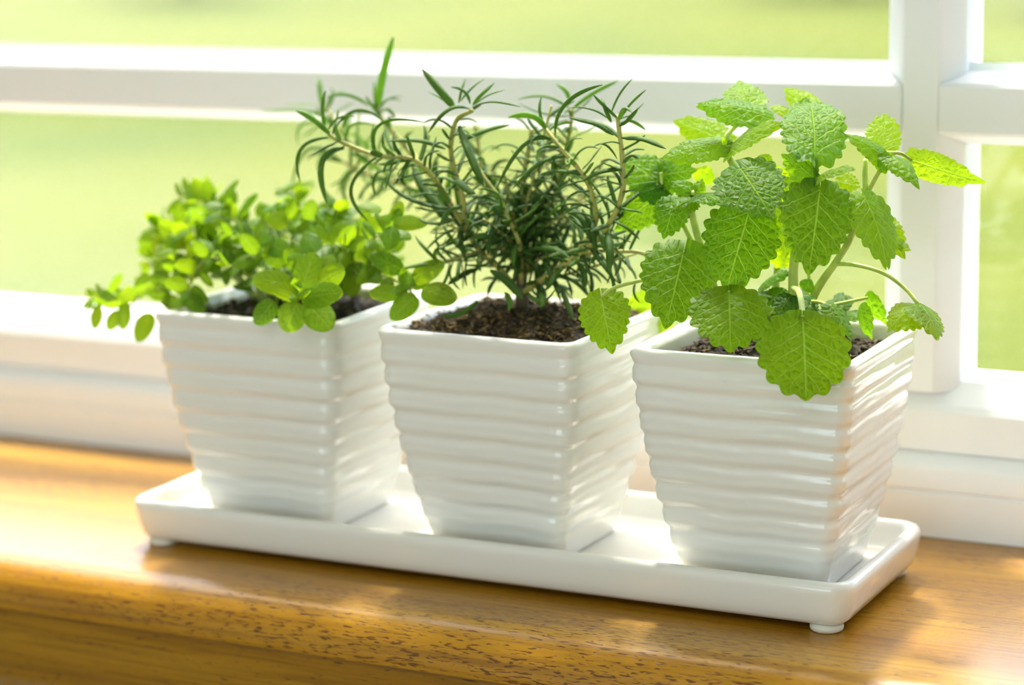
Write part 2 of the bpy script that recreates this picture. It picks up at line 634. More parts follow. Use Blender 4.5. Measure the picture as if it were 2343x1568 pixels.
# ------------------------------------------------------------------ outdoors
LAWN_Z = -1.2
rng = random.Random(4)
gv, gf = [], []
NX, NY = 60, 50
for j in range(NY + 1):
    for i in range(NX + 1):
        x = -60 + 100 * i / NX
        y = 0.6 + 80 * (j / NY) ** 1.6
        gv.append((x, y, LAWN_Z + 0.02 * math.sin(x * 0.5 + y * 0.23) + 0.015 * math.sin(y * 0.6 - x * 0.21)))
for j in range(NY):
    for i in range(NX):
        a = j * (NX + 1) + i
        gf.append((a, a + 1, a + NX + 2, a + NX + 1))
lawn = mesh_obj('lawn', gv, gf, M_LAWN)
tag(lawn, 'bright sunlit green lawn seen blurred through the window panes', 'lawn', kind='stuff')


def shrub(loc, h, w, seed, label):
    root = empty('garden_shrub', loc)
    tag(root, label, 'shrub', 'shrubs at the far edge of the lawn')
    R = random.Random(seed)
    v, f, uv = [], [], []
    for k in range(1500):
        d = nrm([R.gauss(0, 1), R.gauss(0, 1), R.gauss(0, 1)])
        rr = 0.75 + 0.3 * R.random()
        lump = 1 + 0.18 * math.sin(5 * d[0] + seed) * math.sin(4 * d[2] + 2 * d[1])
        c = np.array([d[0] * w * rr * lump, d[1] * w * rr * lump, h * 0.62 + d[2] * h * 0.48 * rr * lump])
        a = nrm([R.gauss(0, 1), R.gauss(0, 1), R.gauss(0, 1)])
        b = nrm(np.cross(a, d + 0.3))
        s = 0.10 + 0.07 * R.random()
        i = len(v)
        v += [c - a * s, c + b * s * 0.5, c + a * s, c - b * s * 0.5]
        uv += [(0, 0), (1, 0), (1, 1), (0, 1)]
        f.append((i, i + 1, i + 2, i + 3))
    o = mesh_obj('foliage', v, f, M_HEDGE, root, smooth=False)
    set_uv(o, uv)
    set_tone(o, (1, 1, 1))
    for k in range(4):
        a = k * 1.6 + seed
        tube('branch', [(0.05 * math.cos(a), 0.05 * math.sin(a), 0.0), (0.2 * w * math.cos(a), 0.2 * w * math.sin(a), h * 0.4),
                        (0.5 * w * math.cos(a), 0.5 * w * math.sin(a), h * 0.75)], 0.05, 0.015, M_BARK, root, n=8, sides=6)
    return root


shrub((-5.1, 24.0, LAWN_Z + 0.036), 1.9, 1.15, 1, 'dark round shrub beyond the lawn in the upper right pane')
shrub((-9.0, 27.2, LAWN_Z + 0.036), 2.0, 1.3, 2, 'green shrub beyond the lawn above the balm leaves')
shrub((-17.6, 25.6, LAWN_Z + 0.036), 1.7, 1.0, 3, 'small shrub beyond the lawn in the upper left pane')

# ------------------------------------------------------------------ room shell
WX0, WX1 = -0.95, 0.62        # window opening
WZ1 = 1.25
YF = 0.1476                   # lower frame face
YB = 0.155                    # sash bar face
box('floor', (-2.6, -4.2, -0.95), (3.0, 0.145, -0.9), M_FLOOR)['kind'] = 'structure'
box('ceiling', (-2.6, -4.2, 1.5), (3.0, 0.30, 1.55), M_CEIL)['kind'] = 'structure'
# window wall with its opening
wv = [(-2.6, -0.9), (3.0, -0.9), (3.0, 1.5), (-2.6, 1.5), (WX0, -0.05), (WX1, -0.05), (WX1, WZ1), (WX0, WZ1)]
vv = [(x, 0.1485, z) for x, z in wv] + [(x, 0.26, z) for x, z in wv]
ff = [(0, 1, 5, 4), (1, 2, 6, 5), (2, 3, 7, 6), (3, 0, 4, 7), (8, 12, 13, 9), (9, 13, 14, 10), (10, 14, 15, 11), (11, 15, 12, 8),
      (4, 5, 13, 12), (5, 6, 14, 13), (6, 7, 15, 14), (7, 4, 12, 15), (0, 8, 9, 1), (1, 9, 10, 2), (2, 10, 11, 3), (3, 11, 8, 0)]
w = mesh_obj('wall_window', vv, ff, M_WALL, smooth=False)
w['kind'] = 'structure'
box('wall_left', (-2.7, -4.2, -0.9), (-2.6, 0.1485, 1.5), M_WALL)['kind'] = 'structure'
box('wall_right', (3.0, -4.2, -0.9), (3.1, 0.1485, 1.5), M_WALL)['kind'] = 'structure'
# unseen rear wall, its wide opening added to let fill light in
ox0, ox1, oz1 = -1.2, 1.6, 1.2
wv = [(-2.6, -0.9), (3.0, -0.9), (3.0, 1.5), (-2.6, 1.5), (ox0, -0.6), (ox1, -0.6), (ox1, oz1), (ox0, oz1)]
vv = [(x, -4.2, z) for x, z in wv] + [(x, -4.3, z) for x, z in wv]
w = mesh_obj('wall_back', vv, ff, M_WALL, smooth=False)
w['kind'] = 'structure'

box('rear_ground', (-40, -60, -1.3), (40, -4.31, -1.0), M_REAR_GROUND)['kind'] = 'structure'  # unseen ground added to cover the bright sky below the rear opening

# ------------------------------------------------------------------ oak sill
prof = [(0.150, 0.0), (-0.026, 0.0)]
for k in range(1, 13):
    a = math.radians(90 * k / 12)
    prof.append((-0.026 - 0.020 * math.sin(a), -0.0180 * (1 - math.cos(a))))
prof += [(-0.0455, -0.0192), (-0.0440, -0.0202), (-0.0400, -0.0204), (-0.0385, -0.0210), (0.150, -0.0210)]
sill = extrude_x('trim_1', prof, -1.05, 0.72, M_OAK)
auto_smooth(sill, 30)
tag(sill, 'glossy honey oak window sill board with a rounded front edge', None, kind='structure')
prof = [(-0.0400, -0.0212), (-0.0405, -0.0225), (-0.0395, -0.030), (-0.0365, -0.044), (-0.0320, -0.056), (-0.026, -0.064), (0.148, -0.064), (0.148, -0.0212)]
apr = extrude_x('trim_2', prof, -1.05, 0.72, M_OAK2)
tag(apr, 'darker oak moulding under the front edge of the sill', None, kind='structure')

# ------------------------------------------------------------------ window
win = empty('window_1', ((WX0 + WX1) / 2, YB, 0.0))
tag(win, 'white vinyl window with bevelled glazing bars in front of a green lawn', None, kind='structure')
WO = np.array(win.location)


def wpart(o, name=None):
    o.parent = win
    o.location = -WO[0], -WO[1], -WO[2]
    return o


# lower frame: face, small ledge with groove
prof = [(0.26, 0.0005), (YF, 0.0005), (YF, 0.0195), (YF + 0.0012, 0.0205), (YF, 0.0215), (YF, 0.0303), (YF + 0.0007, 0.0317), (YF + 0.0060, 0.0364),
        (YF + 0.0085, 0.0370), (0.26, 0.0370)]
wpart(auto_smooth(extrude_x('frame_base', prof, WX0, WX1, M_VINYL), 50) or bpy.data.objects['frame_base'])
# sash bottom rail with sloping glazing bead
prof = [(0.19, 0.0371), (YB - 0.001, 0.0371), (YB - 0.001, 0.0545), (YB + 0.001, 0.0575), (YB + 0.008, 0.0640), (YB + 0.0105, 0.0668), (0.19, 0.0668)]
wpart(extrude_x('bottom_rail', prof, WX0, WX1, M_VINYL))
bpy.data.objects['bottom_rail']['label'] = 'white bottom rail with a sloping bead'

# bars: bevelled section, half-heights of flat and outer edge
BZ, BF, BO = 0.1868, 0.0078, 0.0168      # horizontal bar centre, flat half, outer half
BX, VF, VO = 0.1428, 0.0074, 0.0170      # vertical bar
D1, D2 = 0.009, 0.0125                   # bevel depth, depth to the glass


def bar_prof(c, fl, ou, base=YB):
    return [(base, c - fl), (base, c + fl), (base + 0.0012, c + fl + 0.0016), (base + D1, c + ou - 0.0006), (base + D1 + 0.0008, c + ou), (base + D2, c + ou),
            (base + D2, c - ou), (base + D1 + 0.0008, c - ou), (base + D1, c - ou + 0.0006), (base + 0.0012, c - fl - 0.0016)]


def vert_bar(name, cx, z0, z1, base=YB, fl=VF, ou=VO):
    pr = bar_prof(cx, fl, ou, base)
    n = len(pr)
    v = [(x, y, z0) for y, x in pr] + [(x, y, z1) for y, x in pr]
    f = [(i, (i + 1) % n, (i + 1) % n + n, i + n) for i in range(n)] + [tuple(range(n)), tuple(range(n, 2 * n))]
    o = mesh_obj(name, v, f, M_VINYL, smooth=False)
    fix_normals(o)
    return wpart(o)


Z0 = 0.0668
vb = vert_bar('muntin', BX, Z0 - 0.004, WZ1)
vb['label'] = 'upright glazing bar'
# horizontal bars are coped against the upright one: each profile point stops where it meets the bevel, leaving a hairline joint
pr = bar_prof(BZ - 0.0016, BF + 0.0016, BO - 0.0016)


def cope(y):
    t = min(max((y - YB) / D1, 0), 1)
    return VF + 0.0010 + (VO - VF) * t * 0.98


ends = [cope(p[0]) - 0.0002 for p in pr]
hb = wpart(extrude_x('muntin', pr, WX0, [BX - e for e in ends], M_VINYL))
hb['label'] = 'long level glazing bar left of the upright'
hb = wpart(extrude_x('muntin', pr, [BX + e for e in ends], WX1, M_VINYL))
hb['label'] = 'level glazing bar right of the upright'
# outer bars behind the glass
YO = 0.176
wpart(vert_bar('outer_muntin', BX, Z0 - 0.004, WZ1, base=YO))
pr2 = [(YO, BZ - BO), (YO, BZ + BO), (YO + 0.008, BZ + BO - 0.005), (YO + 0.008, BZ - BO + 0.005)]
wpart(extrude_x('outer_muntin', pr2, WX0, BX - VO + 0.002, M_VINYL))
wpart(extrude_x('outer_muntin', pr2, BX + VO - 0.002, WX1, M_VINYL))
# outer frame stiles and head
wpart(box('stile', (WX0, YB, 0.0371), (WX0 + 0.05, 0.26, WZ1), M_VINYL, bev=0.003))
wpart(box('stile', (WX1 - 0.05, YB, 0.0371), (WX1, 0.26, WZ1), M_VINYL, bev=0.003))
wpart(box('head_rail', (WX0, YB - 0.004, WZ1 - 0.05), (WX1, 0.26, WZ1), M_VINYL, bev=0.003))
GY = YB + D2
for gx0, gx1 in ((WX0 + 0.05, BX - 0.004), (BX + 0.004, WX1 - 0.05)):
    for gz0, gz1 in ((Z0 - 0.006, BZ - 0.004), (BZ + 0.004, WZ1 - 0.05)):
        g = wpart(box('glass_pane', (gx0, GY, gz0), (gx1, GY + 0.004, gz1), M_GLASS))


# ------------------------------------------------------------------ tray and pots
def rsq(hx, hy, r, ns=10, nc=6):
    """rounded rectangle outline, counter-clockwise, with a side id parameter"""
    pts = []
    r = min(r, hx * 0.98, hy * 0.98)
    corners = [(hx - r, -hy + r, -90), (hx - r, hy - r, 0), (-hx + r, hy - r, 90), (-hx + r, -hy + r, 180)]
    for ci, (cx, cy_, a0) in enumerate(corners):
        for k in range(nc + 1):
            a = math.radians(a0 + 90 * k / nc)
            pts.append((cx + r * math.cos(a), cy_ + r * math.sin(a)))
        nx_, ny_, _ = corners[(ci + 1) % 4]
        a = math.radians(a0 + 90)
        p0 = np.array((cx + r * math.cos(a), cy_ + r * math.sin(a)))
        p1 = np.array((nx_ + r * math.cos(a), ny_ + r * math.sin(a)))
        for k in range(1, ns):
            pts.append(tuple(p0 + (p1 - p0) * k / ns))
    return pts


def loft(name, rings, mat, parent=None, cap0=True, cap1=True):
    n = len(rings[0])
    v = [p for r in rings for p in r]
    f = []
    for i in range(len(rings) - 1):
        for k in range(n):
            f.append((i * n + k, i * n + (k + 1) % n, (i + 1) * n + (k + 1) % n, (i + 1) * n + k))
    if cap0:
        f.append(tuple(reversed(range(n))))
    if cap1:
        f.append(tuple(range((len(rings) - 1) * n, len(rings) * n)))
    o = mesh_obj(name, v, f, mat, parent)
    fix_normals(o)
    return o


TL, TW_, TZB, TZT = 0.3305, 0.1005, 0.0026, 0.0212
tray = empty('ceramic_tray', (0, TW_ / 2, 0))
tag(tray, 'long white glazed ceramic tray on small round feet under three pots', 'tray')
hx, hy = TL / 2, TW_ / 2
rings = []
spec = [(-0.0115, TZB), (-0.0085, TZB), (-0.0055, TZB + 0.0008), (-0.0032, TZB + 0.0028), (-0.0021, TZB + 0.0060), (-0.0010, 0.0125), (-0.0002, TZT - 0.0045),
        (0.0000, TZT - 0.0028), (-0.0004, TZT - 0.0014), (-0.0013, TZT - 0.0004), (-0.0026, TZT), (-0.0040, TZT - 0.0002), (-0.0053, TZT - 0.0010),
        (-0.0061, TZT - 0.0024), (-0.0068, TZT - 0.0050), (-0.0078, 0.0125), (-0.0092, 0.0108), (-0.0115, 0.0099), (-0.015, 0.0096), (-0.03, 0.0095)]
for ins, z in spec:
    cr = max(0.011 + ins, 0.0015)
    rings.append([(x, y, z) for x, y in rsq(hx + ins, hy + ins, cr, ns=24, nc=8)])
loft('dish', rings, M_CERAMIC, tray)
for sx in (-1, 1):
    for sy in (-1, 1):
        fr_ = [[((hx - 0.0125) * sx + r * math.cos(2 * math.pi * k / 28), (hy - 0.0105) * sy + r * math.sin(2 * math.pi * k / 28), z) for k in range(28)]
               for r, z in ((0.0058, 0.0001), (0.0064, 0.0006), (0.0066, 0.0016), (0.0062, TZB + 0.0004))]
        loft('foot', fr_, M_RUBBER, tray)

POTS = [(-0.1057, 0.0513, 0.004), (0.0059, 0.0496, -0.018), (0.1171, 0.0507, 0.014)]
PZB, PZT = 0.0097, 0.1049
AT, AB = 0.0454, 0.0292


def pot(idx, cx, cy_, rot, label):
    root = empty('ceramic_pot', (cx, cy_, PZB))
    root.rotation_euler = (0, 0, rot)
    tag(root, label, 'pot', 'ribbed square pots on the tray')
    R = random.Random(20 + idx)
    ph = [R.uniform(0, 6.28) for _ in range(12)]
    H = PZT - PZB
    ns, nc = 14, 6

    def half(t):                     # t: 0 top, 1 foot
        return AT + (AB - AT) * (0.32 * t + 0.68 * t * t)
    rings = []
    NZ = 120
    lam = 0.0097
    per = None
    for i in range(NZ + 1):
        t = 1 - i / NZ
        z = H * (1 - t) * 0.965
        h = half(0.035 + 0.965 * t)
        base = rsq(h, h, 0.0062, ns, nc)
        ring = []
        for k, (x, y) in enumerate(base):
            a = math.atan2(y, x)
            wob = 0.45 * math.sin(2 * a + ph[0]) + 0.35 * math.sin(5 * a + ph[1] + 40 * z) + 0.25 * math.sin(9 * a + ph[2] - 70 * z)
            q = 2 * math.pi * (z - 0.004) / lam + 0.26 * wob
            s = math.sin(q)
            ridge = (0.5 + 0.5 * s) ** 1.15
            fade = min(1, max(0, (z - 0.006) / 0.010)) * min(1, max(0, (H * 0.975 - z) / 0.005))
            amp = 0.00100 * fade * (0.85 + 0.25 * math.sin(3 * a + ph[3] + z * 90))
            fine = 0.00020 * fade * math.sin(2 * q + 1.0 + 0.5 * math.sin(7 * a + ph[4]))
            d = amp * (ridge - 0.45) + fine
            L_ = math.hypot(x, y)
            mx_ = max(abs(x), abs(y))
            ring.append((x * (1 + d / mx_), y * (1 + d / mx_), z))
        rings.append(ring)
    loft('body', rings, M_CERAMIC, root, cap0=True, cap1=False)
    # rolled rim and glazed inside
    zt = H
    rr = []
    for ins, z in ((0.0000, zt - 0.0036), (0.0003, zt - 0.0022), (0.0000, zt - 0.0009), (-0.0010, zt - 0.0001), (-0.0024, zt), (-0.0038, zt - 0.0004), (-0.0048, zt - 0.0014),
                   (-0.0054, zt - 0.0040), (-0.0062, zt - 0.0120), (-0.0085, zt - 0.0300), (-0.0130, zt - 0.0520)):
        h = AT + ins
        rr.append([(x, y, z) for x, y in rsq(h, h, max(0.0064 + 0.4 * ins, 0.002), ns, nc)])
    loft('rim', rr, M_CERAMIC, root, cap0=False, cap1=True)
    return root


PL = ['white ribbed square ceramic pot holding the oregano, farthest left on the tray',
      'white ribbed square ceramic pot holding the rosemary, in the middle of the tray',
      'white ribbed square ceramic pot holding the lemon balm, nearest the viewer']
pot_roots = [pot(i, *p, PL[i]) for i, p in enumerate(POTS)]


# ------------------------------------------------------------------ soil
def soil(idx, cx, cy_, rot, ztop, mound, chips, label, tone):
    R = random.Random(70 + idx)
    o_v, o_f, tn = [], [], []
    n = 40
    ex = AT - 0.0062
    ph = [R.uniform(0, 6.28) for _ in range(6)]

    def hz(x, y):
        r = max(abs(x), abs(y)) / ex
        return (ztop + mound * (1 - r * r) + 0.0010 * math.sin(x * 260 + ph[0]) * math.sin(y * 240 + ph[1])
                + 0.0008 * math.sin(x * 610 + y * 330 + ph[2]) + 0.0006 * math.sin(y * 800 - x * 200 + ph[3]))
    c, s = math.cos(rot), math.sin(rot)
    for j in range(n + 1):
        for i in range(n + 1):
            x = -ex + 2 * ex * i / n
            y = -ex + 2 * ex * j / n
            o_v.append((c * x - s * y, s * x + c * y, hz(x, y) + R.uniform(-0.0007, 0.0007)))
            tn.append(0.7 * tone)
    for j in range(n):
        for i in range(n):
            a = j * (n + 1) + i
            o_f.append((a, a + 1, a + n + 2, a + n + 1))
    for k in range(chips):
        x = R.uniform(-ex + 0.003, ex - 0.003)
        y = R.uniform(-ex + 0.003, ex - 0.003)
        fib = R.random() < 0.45
        L_ = R.uniform(0.003, 0.0085) if fib else R.uniform(0.0012, 0.0042)
        wd = R.uniform(0.00025, 0.0006) if fib else R.uniform(0.0006, 0.0017)
        a = nrm([R.gauss(0, 1), R.gauss(0, 1), R.gauss(0, 0.35)])
        b = nrm(np.cross(a, [R.gauss(0, .4), R.gauss(0, .4), 1]))
        d = np.cross(a, b)
        p = np.array([x, y, hz(x, y) + R.uniform(0, 0.0018)])
        i0 = len(o_v)
        bend = R.uniform(-0.3, 0.3) * L_
        for u_, w_ in ((-1, 0.5), (0, 1.0), (1, 0.45)):
            m_ = p + a * L_ * 0.5 * u_ + b * bend * (1 - u_ * u_)
            for e, g in ((1, 0.2), (0, 1), (-1, 0.1), (0, -0.7)):
                q = m_ + b * e * wd * w_ * R.uniform(0.5, 1.3) + d * g * wd * 0.7 * w_ * R.uniform(0.5, 1.3) + a * R.uniform(-0.15, 0.15) * L_
                o_v.append((c * q[0] - s * q[1], s * q[0] + c * q[1], q[2]))
        tcol = R.choice([0.3, 0.5, 0.8, 1.0, 1.4, 2.2, 2.8]) * tone
        tn += [tcol] * 12
        for u_ in range(2):
            for e in range(4):
                o_f.append((i0 + u_ * 4 + e, i0 + u_ * 4 + (e + 1) % 4, i0 + u_ * 4 + 4 + (e + 1) % 4, i0 + u_ * 4 + 4 + e))
        o_f.append((i0 + 3, i0 + 2, i0 + 1, i0))
        o_f.append((i0 + 8, i0 + 9, i0 + 10, i0 + 11))
    o = mesh_obj('potting_soil', o_v, o_f, M_SOIL)
    o.location = (cx, cy_, 0)
    a = o.data.attributes.new('tone', 'FLOAT_COLOR', 'POINT')
    a.data.foreach_set('color', [q for t in tn for q in (t, t * 0.95, t * 0.74, 1.0)])
    tag(o, label, 'soil', kind='stuff')
    return o


soil(0, *POTS[0], 0.0985, 0.005, 420, 'dark moist soil under the oregano leaves', 0.45)
soil(1, *POTS[1], 0.1015, 0.006, 1100, 'crumbly brown bark soil heaped around the rosemary trunk', 1.35)
soil(2, *POTS[2], 0.0965, 0.003, 700, 'dark crumbly soil under the lemon balm stems', 0.75)

TOCAM = nrm([0.44, -0.876, 0.25])
UP = np.array([0, 0, 1.0])


# ------------------------------------------------------------------ broad leaves
def blade(name, base, tip, width, parent, origin, mat, normal, curl=0.4, fold=0.15, ruffle=0.03, teeth=8, tooth=0.22, cord=0.16,
          wide=0.38, veins=5, seed=0, tone=(1, 1, 1), ns=34, nt=13, twist=0.0, cup=0.0, sweep=0.20, point=1.22):
    """one leaf: outline with rounded teeth, midrib and side veins pressed into it, curled along its length, folded at the midrib"""
    R = random.Random(seed)
    base = np.asarray(base, float)
    tip = np.asarray(tip, float)
    Lc = np.linalg.norm(tip - base)
    # unit-length midrib curve
    ts = np.linspace(0, 1, 60)
    th = curl * (ts - 0.15)
    my = np.concatenate([[0], np.cumsum(np.cos(th[:-1]))]) / 59
    mz = np.concatenate([[0], np.cumsum(-np.sin(th[:-1]))]) / 59
    chord = np.array([0, my[-1], mz[-1]])
    sc = Lc / np.linalg.norm(chord)
    cl = nrm(chord)
    nl = np.array([0, -cl[2], cl[1]])
    cw = nrm(tip - base)
    nw = nrm(np.asarray(normal, float) - cw * np.dot(normal, cw))
    ew = np.cross(cw, nw)
    hw0 = 0.5 * width / sc
    pk = wide
    ph = [R.uniform(0, 6.28) for _ in range(5)]
    smax = max(((i + 1) / 100) ** (pk * 0.95) * (1 - (i + 1) / 100) ** ((1 - pk) * point) for i in range(98))
    verts, vein, uv, uv2 = [], [], [], []
    S = [0.5 - 0.5 * math.cos(math.pi * (0.06 + 0.94 * i / ns)) for i in range(ns + 1)]
    S = [(s - S[0]) / (S[-1] - S[0]) for s in S]
    for i, s in enumerate(S):
        prof = ((s + 1e-6) ** (pk * 0.95) * (1 - s + 1e-6) ** ((1 - pk) * point)) / smax
        for j in range(-nt, nt + 1):
            t = j / nt
            at_ = abs(t)
            x = t * hw0 * prof
            se = s - cord * at_ * (1 - s) ** 3
            if teeth:
                fi = abs(math.atan2(x, se - 0.36))
                k_ = 1 + tooth * 0.62 * (abs(math.sin(fi * teeth * 1.12 + 0.5 * math.pi)) - 0.55) * max(0, (at_ - 0.60) / 0.40) ** 1.4
                x *= k_
                se = 0.36 + (se - 0.36) * k_
            y_ = np.interp(se, ts, my) + min(se, 0) + max(se - 1, 0) * math.cos(curl * 0.85)
            z_ = np.interp(se, ts, mz) - max(-se, 0) * 0.15 - max(se - 1, 0) * math.sin(curl * 0.85)
            thc = curl * (min(max(se, 0), 1) - 0.15)
            # veins
            dm = abs(x)
            vv_ = math.exp(-(dm / 0.010) ** 2) * (1 - 0.5 * s)
            if veins:
                for k in range(veins):
                    sk = 0.02 + 0.80 * (k / veins) ** 1.15
                    c_ = sweep * (1.15 - 0.5 * k / veins)
                    dd = abs(s - sk - c_ * at_ ** 0.9 * (1.0 - 0.25 * at_)) * 0.9
                    vv_ = max(vv_, 0.75 * math.exp(-(dd / 0.010) ** 2) * (1 - 0.55 * at_))
            zz = -abs(x) * math.tan(fold) + ruffle * at_ ** 2 * math.sin(5.2 * s + ph[0] + (2.1 if t > 0 else 0)) + 0.4 * ruffle * at_ ** 2 * math.sin(13 * s + ph[1] * (1 if t > 0 else 2))
            zz += cup * at_ ** 2 * hw0
            if veins:
                zz += 0.012 * (1 - vv_) * min(1, 4 * (1 - at_) + 0.3)
            zz += twist * x * (s - 0.5)
            p = np.array([x, y_ + math.sin(thc) * zz, z_ + math.cos(thc) * zz])
            q = base + sc * (p[0] * ew + np.dot(p, cl) * cw + np.dot(p, nl) * nw)
            verts.append(q - origin)
            vein.append(vv_)
            uv2.append((s, t))
            uv.append((x * sc * 1000 + ph[2] * 30, s * sc * 1000 + ph[3] * 30))
    m = 2 * nt + 1
    faces = []
    for i in range(ns):
        for j in range(m - 1):
            a = i * m + j
            faces.append((a, a + 1, a + m + 1, a + m))
    o = mesh_obj(name, verts, faces, mat, parent)
    set_attr(o, 'vein', vein)
    set_tone(o, tone)
    set_uv(o, uv)
    set_uv(o, uv2, 'blade')
    return o


# ---------------- lemon balm
balm_o = np.array([POTS[2][0], POTS[2][1], 0.099])
balm = empty('lemon_balm_plant', balm_o)
tag(balm, 'bushy lemon balm with broad scalloped green leaves in the nearest pot', 'plant', 'herb plants in the pots')


def zb(p):                       # reading scale of the balm close-up
    return 1280 + p[0] * 0.5103, 150 + p[1] * 0.5102


def bp(p, Y):
    return at(*zb(p), Y)


FRONT = nrm(TOCAM + 0.25 * UP)
HIGH = nrm(TOCAM + 1.1 * UP)
LEFTF = nrm(TOCAM + 0.3 * UP + np.array([-0.6, 0, 0]))
RIGHTF = nrm(TOCAM + 0.3 * UP + np.array([0.6, 0.2, 0]))
DOWNF = nrm(TOCAM - 0.35 * UP)
YEL = (1.2, 1.08, 0.9)
DRK = (0.72, 0.80, 0.9)
PALE = (1.35, 1.18, 4.0)
